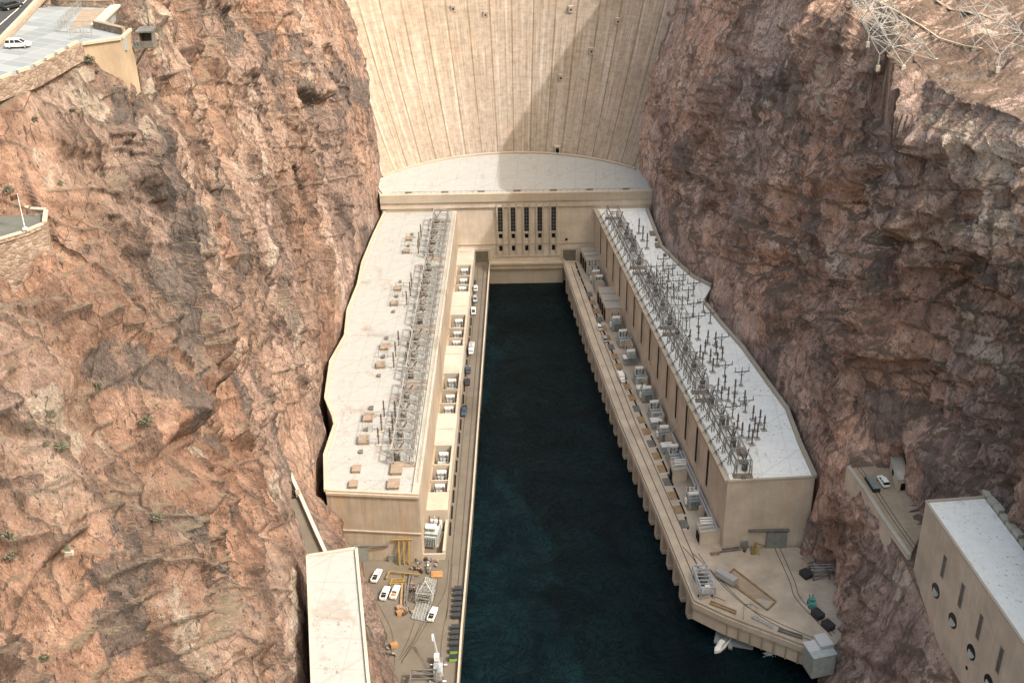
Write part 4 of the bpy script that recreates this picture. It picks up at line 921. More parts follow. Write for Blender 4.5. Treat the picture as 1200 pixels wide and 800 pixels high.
# flat-roofed annexes
def annex(quad, zt, lab, nwin=3):
    q = [W(a, b_, zt) for a, b_ in quad]; c = sum(q, Vector()) / 4
    t = thing('annex', lab, 'annex', (c.x, c.y, ZQ)); pl = [(v.x, v.y) for v in q]
    obj('wall', MB().prism([(c.x + (x - c.x) * .97, c.y + (y - c.y) * .97) for x, y in pl], ZQ + .003, zt - .4), M['conc'], t)
    obj('roof', MB().prism(pl, zt - .4, zt), M['greyc'], t)
    # openings in the river side (edge 0-3)
    a = Vector((pl[0][0], pl[0][1], 0)); d = Vector((pl[3][0], pl[3][1], 0))
    for i in range(nwin):
        p = a.lerp(d, (i + .5) / nwin); b = MB(); b.obox((p.x + .15, p.y, ZQ + .4), (.7, (d - a).length / nwin * .55, zt - ZQ - 2.2), math.atan2(d.y - a.y, d.x - a.x) + math.pi / 2); obj('doorway', b, M['dark'], t)
    for i in (1, 2):
        p = a.lerp(d, i / 3.0); p2 = Vector((pl[1][0], pl[1][1], 0)).lerp(Vector((pl[2][0], pl[2][1], 0)), i / 3.0); b = MB(); b.bar((p.x + .4, p.y, zt + .06), (p2.x - .4, p2.y, zt + .06), .2, .12); obj('roof_joint', b, M['steelD'], t)
    return t
annex([(680, 290), (696, 289), (706, 304), (687.5, 305)], 17.2, 'grey roofed concrete annex beside the right garage door of the powerhouse')
annex([(700, 336), (720, 336), (731.5, 360.5), (710, 361)], 17.0, 'long grey roofed concrete annex halfway up the shaded quay', 4)
annex([(816, 612), (829, 611), (847, 620.5), (821, 624.5)], 15.0, 'small tan concrete annex at the near corner of the shaded wing', 1)
annex([(785, 539), (795, 538.5), (806, 549), (789, 551.5)], 15.0, 'small open fronted concrete box between the shaded transformers', 1)
t = thing('bus_duct', 'pair of long white ducts running along the shaded wing wall', 'duct', (62, 330, ZQ))
for o_ in (1.0, 1.9):
    b = MB(); y0, y1 = 309, 352; b.bar((RX(y0) - o_, y0, 15.2), (RX(y1) - o_, y1, 15.2), .55, .4); obj('duct', b, M['silver'], t)
for y in (312, 328, 344):
    for i in range(3): b = MB(); b.tube((RX(y) - 5.4, y + i * 1.3, 15.2), (RX(y) - 1.5, y + i * 1.3, 15.2), .3); obj('branch', b, M['white'], t)
    b = MB(); b.bar((RX(y) - 1.4, y, ZQ), (RX(y) - 1.4, y, 15), .25); obj('bracket', b, M['steelD'], t)
# clutter troughs on the right strip
t = thing('cable_trough', 'row of timber covered cable troughs along the shaded quay strip', 'trough', (50, 380, ZQ))
for i in range(22):
    y = 478 - i * 7.6; x = RX(y) - 8.6; b = MB(); b.obox((x, y, ZQ + .004), (2.4, 4.0, .22), wa); obj('cover', b, M['wood'] if i % 3 else M['steelD'], t)
# ---- roof gantries (switch racks)
def gantry(y0, y1, xr, wdt, z, lab, grp, H_=6.0, step=5.4, sgn=-1):
    n = max(2, int(round((y1 - y0) / step))); t = thing('switch_gantry', lab, 'gantry', (xr((y0 + y1) / 2), (y0 + y1) / 2, z), group=grp)
    ys_ = [y0 + (y1 - y0) * i / n for i in range(n + 1)]
    X = lambda y, f: xr(y) + sgn * wdt * f
    for f in (0, 1):
        for zz in (H_, H_ * .5): 
            b = MB(); b.bar((X(y0, f), y0, z + zz), (X(y1, f), y1, z + zz), .34 if zz == H_ else .2, .3); obj('girder', b, M['steel'] if f else M['steelD'], t)
    for i, y in enumerate(ys_):
        for f in (0, 1):
            b = MB(); hh = H_ * (1 if i % 2 == 0 else .85)
            for dx_, dy_ in ((-.45, -.45), (.45, -.45), (.45, .45), (-.45, .45)): b.bar((X(y, f) + dx_, y + dy_, z), (X(y, f) + dx_ * .4, y + dy_ * .4, z + hh), .16)
            for q in range(3): b.bar((X(y, f) - .4, y - .4, z + q * hh / 4), (X(y, f) + .35, y - .35, z + (q + 1) * hh / 4), .1); b.bar((X(y, f) + .4, y + .4, z + q * hh / 4), (X(y, f) - .35, y + .35, z + (q + 1) * hh / 4), .1)
            obj('post', b, M['steel'], t)
        b = MB(); b.bar((X(y, 0), y, z + H_), (X(y, 1), y, z + H_), .3, .3); b.bar((X(y, 0), y, z + H_ - 1), (X(y, 1), y, z + H_ - 1), .14)
        for q in range(4): b.bar((X(y, q / 4), y, z + H_ - (1 if q % 2 else 0)), (X(y, (q + 1) / 4), y, z + H_ - (0 if q % 2 else 1)), .12)
        obj('crossbeam', b, M['steel'], t)
        if i < n:
            ym = (y + ys_[i + 1]) / 2
            if i % 2 == 0:
                b = MB(); b.tube((X(ym, .82), ym, z + .4), (X(ym, .82), ym, z + 3.0), .95, .95, n=10); b.tube((X(ym, .82), ym, z + 3.0), (X(ym, .82), ym, z + 3.4), .95, .35, n=10); br = obj('breaker', b, M['steelD'], t)
                b = MB(); b.bar((X(ym, .8), ym, z + 3.2), (X(ym, 1.1), ym + 2.0, z + 6.6), .32); b.bar((X(ym, .8), ym, z + 3.2), (X(ym, .45), ym + .9, z + 6.0), .28); obj('bushing', b, M['brown'], br)
            for f in ((.18, .66) if sgn < 0 else (.3,)):
                b = MB()
                for dy_ in (-.7, .7):
                    b.tube((X(ym, f), ym + dy_, z + .1), (X(ym, f), ym + dy_, z + 2.3), .2, .12, n=6)
                    b.bar((X(ym, f), ym + dy_ - .2, z + 2.3), (X(ym, f) + .5, ym + dy_ + 1.2, z + 4.4), .14)
                b.bar((X(ym, f), ym - 1.4, z + 2.4), (X(ym, f), ym + 1.4, z + 2.4), .16); obj('disconnect_switch', b, M['steel'] if f != .42 else M['steelD'], t)
            b = MB(); b.bar((X(y, .5), y, z + H_ * .55), (X(ys_[i + 1], .5), ys_[i + 1], z + H_ * .55), .12); b.bar((X(y, .1), y, z + H_ * .55), (X(ys_[i + 1], .9), ys_[i + 1], z + H_ * .55), .12); obj('bus_bar', b, M['steel'], t)
    for yy in (y0, y1):
        b = MB(); b.obox((X(yy, .5), yy, z + .006), (wdt + 1.4, 2.2, .35)); obj('base_slab', b, M['hatch'], t)
    return t
GL = 'switch gantries on the sunlit roof'; GRp = 'switch gantries on the shaded roof'
for i, (a, b_) in enumerate([(464, 501), (406, 456), (367, 402), (318, 363)]):
    gantry(a, b_, lambda y: LX(y) - 3.0, 6.2, ZR, 'grey steel switch gantry on the sunlit roof edge, %s' % ['closest to the dam', 'second from the dam', 'third from the dam', 'closest to the yard'][i], GL)
for i, (a, b_) in enumerate([(452, 501), (402, 447), (357, 397), (309, 352)]):
    gantry(a, b_, lambda y: RX(y) + 3.0, 4.6, ZR, 'dark steel switch gantry on the shaded roof edge, %s' % ['closest to the dam', 'second from the dam', 'third from the dam', 'closest to the yard'][i], GRp, 6.0, 5.8, 1)
# edge railing and insulator strings of the shaded roof
for (root, f0, sg, side) in ((rw, lambda y: RX(y) + .6, 1, 'R'), (lw, lambda y: LX(y) - .4, -1, 'L')):
    b = MB(); ylist = np.arange(308, 508, 3.0)
    for y in ylist: b.bar((f0(y), y, ZR + .4), (f0(y), y, ZR + 1.8), .1)
    for zz in (1.1, 1.75): b.bar((f0(308), 308, ZR + zz), (f0(507), 507, ZR + zz), .09)
    obj('railing', b, M['steel'], root)
for i in range(32):
    y = 314 + i * 6.0
    b = MB(); b.bar((RX(y) + 2.8, y, ZR + 5), (RX(y) - .9, y - .6, ZR + .9), .11)
    for q in range(3): b.tube((RX(y) + 1.6 - q * .6, y - .3, ZR + 3.3 - q * .7), (RX(y) + 1.35 - q * .6, y - .3, ZR + 3.0 - q * .7), .26, .26, n=6)
    b.bar((RX(y) + .2, y - 1.5, ZR + 1.3), (RX(y) + .2, y + 1.5, ZR + 1.3), .16)
    tag(obj('insulator_string', b, M['steelD']), 'slanting insulator string over the shaded river wall, %s from the yard' % (ORD[i] if i < 20 else '%dth' % (i + 1)), 'insulator', 'insulator strings over the shaded river wall')
# ---- left roof post groups
def make_post(h=6.0, r=.16, top=True):
    t = thing('insulator_post', 'x', 'post'); b = MB(); b.box(-.75, .75, -.75, .75, 0.004, .3); obj('pad', b, M['greyc'], t)
    b = MB(); b.tube((0, 0, .3), (0, 0, h * .5), r * 1.3, r * 1.2, n=6); b.bar((-.5, 0, h * .5), (.5, 0, h * .5), .2); obj('column', b, M['steelD'], t)
    b = MB()
    for q in range(6): b.tube((0, 0, h * .5 + q * h * .08), (0, 0, h * .5 + (q + .75) * h * .08), r * 1.7, r * .9, n=8)
    b.tube((0, 0, h * .98), (0, 0, h), r, r, n=6); obj('insulator', b, M['brown'], t); return t
pp = Proto(make_post())
LG = [[(493.5, 279.5), (508, 279), (491.5, 288.7), (506.5, 289), (490.5, 298), (505, 298)], [(482.5, 337), (497, 338), (481, 348), (495, 348.5), (477, 359), (494, 359)],
      [(467.6, 406), (482, 406.5), (464, 419), (479, 419.5), (461.8, 431.8), (477, 432)], [(450.6, 489), (463.5, 489), (447.6, 505), (460.6, 505), (444, 521), (457.6, 521)]]
for gi, g_ in enumerate(LG):
    ws = [W(a, b_, ZR) for a, b_ in g_]
    for i, p in enumerate(ws):
        pp.put((p.x, p.y, ZR), 0, '%s insulator post of the %s row in the %s post group of the sunlit roof' % (['cliffside', 'riverside'][i % 2], ['far', 'middle', 'near'][i // 2], ['farthest', 'second', 'third', 'nearest'][gi]), 'insulator posts on the sunlit roof', scale=(1.15, 1.15, 1.1))
    t = thing('pipe_work', 'low grey pipe frame running beside the %s insulator post group on the sunlit roof' % ['farthest', 'second', 'third', 'nearest'][gi], 'bus frame', (ws[0].x, ws[2].y, ZR), group='pipe frames on the sunlit roof')
    for k_ in range(3):
        p, q = ws[2 * k_], ws[2 * k_ + 1]; b = MB(); b.tube((p.x - 6.5, p.y, ZR + 2.4), (q.x + 5.5, q.y, ZR + 2.4), .12, n=5)
        for xx in (p.x - 6, p.x - 3, q.x + 3): b.tube((xx, p.y, ZR), (xx, p.y, ZR + 2.4), .12, n=5)
        obj('pipe', b, M['steel'], t)
    for xx in (-6, -3):
        b = MB(); b.tube((ws[0].x + xx, ws[0].y, ZR + 2.42), (ws[4].x + xx, ws[4].y, ZR + 2.42), .1, n=5); obj('pipe', b, M['steel'], t)
# ---- right roof
cone = thing('surge_arrester', 'x', 'arrester'); b = MB(); b.box(-.9, .9, -.9, .9, .004, .4); obj('pad', b, M['greyc'], cone)
b = MB()
for dx_, dy_ in ((-.8, -.8), (.8, -.8), (.8, .8), (-.8, .8)): b.bar((dx_, dy_, .3), (dx_ * .3, dy_ * .3, 3.4), .2)
for q in range(5): b.box(-.75 + q * .12, .75 - q * .12, -.75 + q * .12, .75 - q * .12, .7 + q * .55, .82 + q * .55)
obj('stand', b, M['steelD'], cone); b = MB()
for q in range(5): b.tube((0, 0, 3.3 + q * .5), (0, 0, 3.7 + q * .5), .42, .2)
obj('insulator', b, M['brown'], cone); cpz = Proto(cone)
for i, (px, py) in enumerate([(735, 275), (740, 283.5), (744, 291.5)]):
    p = W(px, py, ZR); cpz.put((p.x, p.y, ZR), 0, 'cone shaped arrester stand on the far shaded roof, %s' % ['nearest the dam', 'middle of three', 'farthest from the dam'][i], 'arrester stands on the shaded roof')
for i, (px, py) in enumerate([(748.5, 274), (753, 282.5), (758, 291.5)]):
    p = W(px, py, ZR); pp.put((p.x, p.y, ZR), 0, 'lone insulator post cliffside of the arrester stands, %s' % ['nearest the dam', 'middle of three', 'farthest from the dam'][i], 'insulator posts beside the arresters', scale=(1.3, 1.3, 1.2))
rp = [(814.5, 429), (823, 429), (820, 420), (826, 414), (832, 425), (840, 429), (835, 436), (846, 422), (839, 415), (845, 469), (853, 470), (860, 474), (872, 474), (861, 461), (841, 459), (849, 456), (852, 502), (859, 512), (869, 512), (877, 514), (881, 521), (887, 514), (890, 497), (884, 505), (895, 504), (864, 502), (882, 492), (808, 402), (818, 398), (829, 403), (838, 405)]
rp.sort(key=lambda q: -q[1])
def nth(i): return (ORD + ['twenty-first', 'twenty-second', 'twenty-third', 'twenty-fourth', 'twenty-fifth', 'twenty-sixth', 'twenty-seventh', 'twenty-eighth', 'twenty-ninth', 'thirtieth', 'thirty-first', 'thirty-second'])[i]
for i, (px, py) in enumerate(rp):
    p = W(px, py, ZR); pp.put((p.x, p.y, ZR), 0.2, 'insulator post on a small pad on the shaded roof, %s from the near end' % nth(i), 'insulator posts on the shaded roof', scale=(1.2, 1.2, .95))
def make_tframe():
    t = thing('bus_support', 'x', 'bus support'); b = MB(); b.box(-.7, .7, -.7, .7, .004, .3); obj('pad', b, M['greyc'], t)
    b = MB(); b.bar((0, 0, .3), (0, 0, 5.2), .32); b.bar((0, 0, 3.6), (1.4, 0, 5.1), .14); b.bar((0, 0, 3.6), (-1.4, 0, 5.1), .14); obj('column', b, M['steelD'], t)
    b = MB(); b.bar((-2.7, 0, 5.3), (2.7, 0, 5.3), .26); obj('crossarm', b, M['steelD'], t)
    for x in (-2.5, 0, 2.5): b = MB(); b.tube((x, 0, 5.4), (x, 0, 7.2), .17, .1, n=6); obj('insulator', b, M['brown'], t)
    return t
tf = Proto(make_tframe())
tl = [(769, 324), (777, 318), (783, 330), (788, 323), (800, 334), (795, 341), (776, 337), (766, 338), (812, 347), (806, 352), (789, 349), (781, 352), (773, 345), (799, 362), (812, 371), (824, 366), (804, 388), (818, 383), (832, 379), (845, 408), (849, 441), (868, 452), (873, 483), (858, 490)]
tl.sort(key=lambda q: q[1])
for i, (px, py) in enumerate(tl):
    p = W(px, py, ZR); tf.put((p.x, p.y, ZR), wa, 'dark T shaped bus support on the shaded roof, %s from the dam' % (nth(i) if i else 'the one closest'), 'bus supports on the shaded roof', scale=(.95, .95, .85 + .2 * (i % 3 == 0)))
t = thing('pipe_work', 'long pipe busbars on posts across the middle of the shaded roof', 'bus frame', (62, 430, ZR))
for o_ in (0, 3.2, 6.4):
    b = MB(); a = W(762 + o_ * 2.6, 316, ZR + 4.5); c = W(792 + o_ * 2.6, 372, ZR + 4.5); b.tube(a, c, .13, n=5)
    for q in range(8): p = a.lerp(c, q / 7); b.tube((p.x, p.y, ZR), (p.x, p.y, ZR + 4.5), .12, n=5)
    obj('busbar', b, M['steelD'], t)
for q in range(6):
    a = W(762, 316, ZR + 4.6); c = W(792, 372, ZR + 4.6); p = a.lerp(c, (q + .5) / 6); b = MB(); b.tube(p, p + Vector((8, -.5, 0)), .1, n=5); obj('cross_pipe', b, M['steelD'], t)
# ================================================================= VEHICLES
def wheels(t, xs, hw, r=.38):
    for x in xs:
        for s_ in (-1, 1):
            b = MB(); b.tube((x, s_ * (hw - .22), r), (x, s_ * (hw + .02), r), r, n=12); wh = obj('wheel', b, M['rubber'], t)
            b = MB(); b.tube((x, s_ * (hw + .021), r), (x, s_ * (hw + .035), r), r * .55, n=8); obj('rim', b, M['silver'], wh)
def lamps(t, x0, x1, hw, z):
    for s_ in (-1, 1):
        b = MB(); y0, y1 = sorted((s_ * (hw - .1), s_ * (hw - .42))); b.box(x1 - .05, x1 + .02, y0, y1, z, z + .18); obj('headlight', b, M['white'], t)
        b = MB(); b.box(x0 - .02, x0 + .05, y0, y1, z, z + .25); obj('tail_light', b, M['red'], t)
def make_pickup(mat, bed=None):
    t = thing('pickup_truck', 'x', 'pickup'); b = MB()
    b.hull([(-2.9, .9, .5, 1.1, .08), (-2.8, .97, .42, 1.18, .1), (.5, .99, .38, 1.2, .12), (1.6, .98, .4, 1.2, .16), (2.7, .93, .45, 1.08, .18), (2.95, .82, .52, .95, .15)]); obj('body', b, mat, t)
    b = MB(); b.hull([(-.95, .78, 1.19, 1.5, .05), (-.75, .76, 1.19, 1.84, .12), (.75, .74, 1.19, 1.84, .14), (1.4, .84, 1.19, 1.26, .03)]); cab = obj('cab_glass', b, M['glass'], t)
    b = MB(); b.hull([(-.85, .73, 1.80, 1.89, .04), (.8, .71, 1.80, 1.89, .04)]); obj('cab_roof', b, mat, t)
    b = MB()
    for s_ in (-1, 1): b.bar((.8, s_ * .72, 1.85), (1.42, s_ * .85, 1.2), .09); b.bar((0, s_ * .78, 1.2), (0, s_ * .75, 1.83), .1); b.bar((-.8, s_ * .75, 1.83), (-.95, s_ * .8, 1.2), .14)
    obj('pillar', b, mat, cab)
    b = MB(); b.box(-2.72, -1.05, -.78, .78, 1.195, 1.215); obj('bed', b, bed or M['rubber'], t)
    b = MB(); b.box(-2.82, -2.72, -.9, .9, 1.15, 1.42); b.box(-2.72, -1.0, -.95, -.8, 1.15, 1.42); b.box(-2.72, -1.0, .8, .95, 1.15, 1.42); obj('bed_side', b, mat, t)
    wheels(t, (-1.85, 1.85), .95, .4); lamps(t, -2.9, 2.9, .9, .8); return t
def make_car(mat, suv=True, name='suv', cat='SUV'):
    t = thing(name, 'x', cat); b = MB(); z = 1.05 if suv else .88
    b.hull([(-2.35, .78, .45, z - .15, .12), (-2.2, .92, .35, z, .14), (0, .95, .32, z, .14), (1.3, .93, .34, z - .03, .16), (2.2, .85, .38, z - .18, .18), (2.4, .7, .45, z - .3, .12)]); obj('body', b, mat, t)
    h = 1.72 if suv else 1.38; b = MB(); b.hull([(-2.2 if suv else -1.7, .8, z - .02, z + .08, .03), (-1.95 if suv else -1.1, .74, z - .02, h - .06, .12), (.35, .72, z - .02, h - .04, .12), (1.2, .82, z - .02, z + .06, .03)]); g_ = obj('cabin_glass', b, M['glass'], t)
    b = MB(); b.hull([(-1.9 if suv else -1.0, .68, h - .08, h, .03), (.4, .66, h - .08, h, .03)]); obj('roof', b, mat, t)
    b = MB()
    for s_ in (-1, 1):
        b.bar((.4, s_ * .68, h - .04), (1.2, s_ * .82, z + .02), .08); b.bar((-.4, s_ * .8, z), (-.4, s_ * .71, h - .04), .08)
        b.bar((-1.3, s_ * .8, z), (-1.25, s_ * .71, h - .04), .09)
    obj('pillar', b, mat, g_); wheels(t, (-1.45, 1.45), .9, .36); lamps(t, -2.3, 2.3, .82, .68); return t
def make_van(mat):
    t = thing('box_van', 'x', 'van'); b = MB(); b.hull([(-3.2, 1.05, .6, 2.9, .06), (1.4, 1.05, .6, 2.9, .06)]); obj('box', b, mat, t)
    b = MB(); b.hull([(1.45, .95, .5, 2.1, .1), (2.2, .93, .5, 2.05, .15), (2.8, .9, .5, 1.3, .15), (3.3, .8, .5, 1.1, .12)]); obj('cab', b, mat, t)
    b = MB(); b.hull([(2.15, .8, 1.35, 2.0, .05), (2.8, .84, 1.28, 1.36, .02)]); obj('windscreen', b, M['glass'], t)
    wheels(t, (-2.1, 2.3), .95, .42); return t
pw = Proto(make_pickup(M['white'])); pw2 = Proto(make_pickup(M['white'], M['orange'])); pd = Proto(make_pickup(M['blue'])); sw = Proto(make_car(M['white'])); ss = Proto(make_car(M['silver'])); sb = Proto(make_car(M['black'])); sed = Proto(make_car(M['blue'], False, 'sedan', 'sedan')); sedb = Proto(make_car(M['black'], False, 'sedan', 'sedan'))
up = math.pi / 2 + 0.03
GQ = 'vehicles parked along the sunlit quay'; GY = 'pickups parked in the left yard'; GRQ = 'vehicles on the shaded quay'
def put(pr, px, py, z, rz, lab, grp=None, dz=.06, sc=None):
    p = W(px, py, z); return pr.put((p.x, p.y, z + dz), rz, lab, grp, sc)
put(sw, 557.3, 339, ZQ, up, 'white car at the dam end of the line on the sunlit quay', GQ)
put(ss, 556.8, 352, ZQ, -up + .05, 'silver car second from the dam on the sunlit quay', GQ)
put(pw, 554.8, 366, ZQ, up, 'white pickup third from the dam on the sunlit quay', GQ)
ut = thing('utility_truck', 'white utility truck with long equipment bed, largest vehicle on the sunlit quay', 'truck', group=GQ)
b = MB(); b.hull([(-3.9, 1.05, .7, 1.7, .06), (1.6, 1.05, .7, 1.7, .06)]); obj('bed', b, M['white'], ut)
b = MB(); b.hull([(1.65, 1.0, .5, 2.3, .12), (2.7, .98, .5, 2.3, .2), (3.2, .95, .5, 1.4, .15), (3.9, .88, .5, 1.2, .15)]); obj('cab', b, M['white'], ut)
b = MB(); b.hull([(2.65, .85, 1.5, 2.22, .05), (3.2, .88, 1.42, 1.5, .02)]); obj('windscreen', b, M['glass'], ut)
b = MB(); b.bar((-3.6, 0, 2.1), (1.2, .3, 2.3), .35); b.box(-3.2, -1.8, -.9, .9, 1.7, 2.1); b.box(.2, 1.3, -.9, .9, 1.7, 2.4); obj('boom', b, M['silver'], ut)
wheels(ut, (-2.4, 2.7), 1.0, .45); p = W(552.5, 410.5, ZQ); ut.location = (p.x, p.y, ZQ + .06); ut.rotation_euler = (0, 0, -up)
put(sed, 548.7, 434.5, ZQ, up, 'dark blue sedan fourth in line behind the utility truck', GQ, sc=1.08)
put(sedb, 547.8, 448.5, ZQ, up, 'black sedan just behind the blue sedan on the sunlit quay', GQ, sc=1.08)
put(pd, 544, 483.5, ZQ, -up, 'dark blue pickup parked alone nearest the yard on the sunlit quay', GQ)
put(pw, 441.5, 676.5, ZQ, rad(76), 'white pickup with empty dark bed parked alone nearest the yard wall', GY)
put(pw, 451.3, 697, ZQ, rad(80), 'white pickup left of the loaded pickup, in the left yard', GY)
put(pw2, 463.3, 695.5, ZQ, rad(79), 'white pickup carrying an orange load in its bed', GY)
put(pw, 507, 721.5, ZQ, rad(77), 'white pickup beside the steel grating in the left yard', GY)
put(sw, 702, 384.5, ZQ, up + .12, 'white SUV on the shaded quay, farther from the white van', GRQ)
put(ss, 708.7, 398.5, ZQ, up + .12, 'silver SUV on the shaded quay, closer to the white van', GRQ)
van = Proto(make_van(M['white'])); put(van, 728.3, 445, ZQ, up + .14 + math.pi, 'white box van parked at the quay edge on the shaded side', GRQ, sc=(.85, .95, .85))
# ================================================================= UPPER LEFT: plaza, road, lookout
ZP = 190.0
T190 = lambda l, z=ZP: [tuple(W(a, b_, z)[:2]) for a, b_ in l]
pz = T190([(-60, 116), (-2, 97), (40, 82), (78, 61), (96, 52), (148, 44), (142, 36), (123, 24), (134, 10), (70, 8), (40, 10), (2, 50), (-60, 90)])
struct('pavement', MB().prism(pz, ZP - 2.5, ZP), M['plaza'])
b = MB(); eg = T190([(-60, 117), (-2, 98), (40, 83), (78, 61.5), (96, 52)])
pw_ = thing('parapet_wall', 'low stepped stone wall along the rim of the sunlit car park', 'wall', (eg[2][0], eg[2][1], ZP - 3))
obj('wall', inset_strip(eg, .8, ZP - 3.0, ZP + .5), M['stone'], pw_); 
for i in range(len(eg) - 1):
    a, c = Vector((*eg[i], 0)), Vector((*eg[i + 1], 0)); n_ = max(1, int((c - a).length / 3.4))
    for q in range(n_):
        p0 = a.lerp(c, (q + .1) / n_); p1 = a.lerp(c, (q + .75) / n_); b = MB(); b.bar((p0.x, p0.y, ZP + .85), (p1.x, p1.y, ZP + .85), .6, .5); obj('merlon', b, M['concL'], pw_)
# asphalt road at upper left
rd = T190([(-80, 102), (-60, 88), (0, 48), (48, -4), (60, -40), (-60, -40), (-200, 20), (-200, 100)], ZP + .1)
struct('road', MB().prism(rd, ZP - 2, ZP + .1), M['asphalt'])
b = MB(); l1 = T190([(-40, 60), (0, 29), (24, 8), (36, -6)], ZP + .11); 
for i in range(3): b.bar((*l1[i], ZP + .11), (*l1[i + 1], ZP + .11), .18, .03)
struct('lane_marking', b, M['line'])
kw = thing('roadside_wall', 'pale concrete wall with red stripe between the road and the car park', 'wall', (W(30, 30, ZP).x, W(30, 30, ZP).y, ZP))
kl = T190([(-60, 90), (2, 49), (26, 24), (44, 4), (62, -14)]); obj('wall', inset_strip(kl, .7, ZP + .002, ZP + 1.0), M['concL'], kw)
obj('kerb', inset_strip([(x + .9, y - .5) for x, y in kl], .7, ZP + .003, ZP + .35), M['hatch'], kw)
put(sb, 14.5, 11, ZP, rad(52), 'black SUV driving on the dark road in the upper left corner', None, .13)
put(sw, 22, 56, ZP, rad(4), 'white SUV parked sideways on the pale car park slabs', None, .02)
rw_ = thing('retaining_wall', 'tall smooth tan concrete retaining wall under the car park corner', 'wall', (W(150, 50, ZP).x, W(150, 50, ZP).y, ZP - 14))
q = T190([(100, 51), (121, 48), (146, 44.5), (148, 41)]); r_ = [(x * 1.0 - .4, y - .9) for x, y in q]
obj('wall', MB().prism([*r_[:3], (r_[2][0] + .3, r_[2][1] + 6), (r_[0][0], r_[0][1] + 6)], ZP - 12.5, ZP - .05), M['concD'], rw_)
obj('coping', inset_strip([(x, y - .1) for x, y in r_[:3]], .7, ZP - .04, ZP + .45), M['concL'], rw_)
obj('side_coping', inset_strip([r_[2], (r_[2][0] + .3, r_[2][1] + 6)], .6, ZP - .04, ZP + .5), M['concL'], rw_)
sw1 = thing('garden_wall', 'dark capped stone wall bounding the tan yard behind the car park', 'wall', (W(98, 8, ZP).x, W(98, 8, ZP).y, ZP))
for nm, pts in (('wall', [(62, 6), (70, 7.5), (110, 8.5), (134, 8)]), ('wall', [(112, 33), (146, 41)])):
    obj(nm, inset_strip(T190(pts), .8, ZP + .002, ZP + 1.3), M['stone'], sw1); obj('coping', inset_strip(T190(pts), .95, ZP + 1.3, ZP + 1.5), M['hatch'], sw1)
obj('stair', inset_strip(T190([(111, 32), (136, 8)]), 2.0, ZP + .01, ZP + .5), M['greyc'], sw1)
struct('ground', MB().prism(T190([(96, 11), (124, 11), (108, 30), (80, 36)], ZP + .05), ZP - .2, ZP + .05), M['hatch'])
fn = thing('mesh_fence', 'grey wire mesh fence panels across the car park', 'fence', (W(90, 36, ZP).x, W(90, 36, ZP).y, ZP))
fpx = T190([(60, 11), (72, 10), (92, 10), (69, 38), (104, 38), (107, 32)])
fl_ = [(W(96, 11, ZP), W(70, 37, ZP)), (W(70, 38, ZP), W(108, 39, ZP)), (W(84, 47, ZP), W(108, 44, ZP))]
for a, c in fl_:
    n_ = int((c - a).length / 2.2) + 1
    for i in range(n_ + 1): p = a.lerp(c, i / n_); b = MB(); b.bar((p.x, p.y, ZP), (p.x, p.y, ZP + 2.3), .1); obj('post', b, M['steel'], fn)
    b = MB()
    for zz in (.1, 1.2, 2.25): b.bar((a.x, a.y, ZP + zz), (c.x, c.y, ZP + zz), .06)
    for i in range(n_ * 6): p = a.lerp(c, i / (n_ * 6)); b.bar((p.x, p.y, ZP + .1), (p.x, p.y, ZP + 2.25), .025)
    obj('mesh_panel', b, M['steel'], fn)
# shelter on a cantilevered deck
p = W(172, 52, ZP - 3); hx, hy = p.x, p.y; zz = ZP - 3
sh = thing('shelter', 'dark flat roofed steel shelter on a deck jutting over the cliff', 'shelter', (hx, hy, zz))
b = MB(); b.box(hx - 4.2, hx + 1.9, hy - 1.6, hy + 1.6, zz - .4, zz); obj('deck', b, M['steelD'], sh)
b = MB(); b.box(hx - .9, hx + 1.6, hy - 1.4, hy - 1.25, zz + EP, zz + 1.0); b.box(hx - .9, hx - .75, hy - 1.25, hy + 1.3, zz + EP, zz + 2.8); b.box(hx + 1.5, hx + 1.65, hy - 1.25, hy + 1.3, zz + EP, zz + 2.8); b.box(hx - .9, hx + 1.6, hy + 1.3, hy + 1.4, zz + EP, zz + 2.8); obj('wall', b, M['steelD'], sh)
b = MB(); b.box(hx - 1.4, hx + 2.0, hy - 1.9, hy + 1.8, zz + 2.8, zz + 3.1); obj('roof', b, M['steelD'], sh)
b = MB()
for i in range(6): b.bar((hx - 4.1 + i * .6, hy - 1.5, zz), (hx - 4.1 + i * .6, hy - 1.5, zz + 1.1), .07)
b.bar((hx - 4.1, hy - 1.5, zz + 1.1), (hx - .9, hy - 1.5, zz + 1.1), .08); obj('railing', b, M['steel'], sh)
b = MB(); b.bar((hx, hy, zz - .4), (hx - 3.5, hy + .5, zz - 5), .4); b.bar((hx - 3, hy + 1, zz - .4), (hx - 4.5, hy + 1, zz - 5), .4); obj('brace', b, M['steelD'], sh)
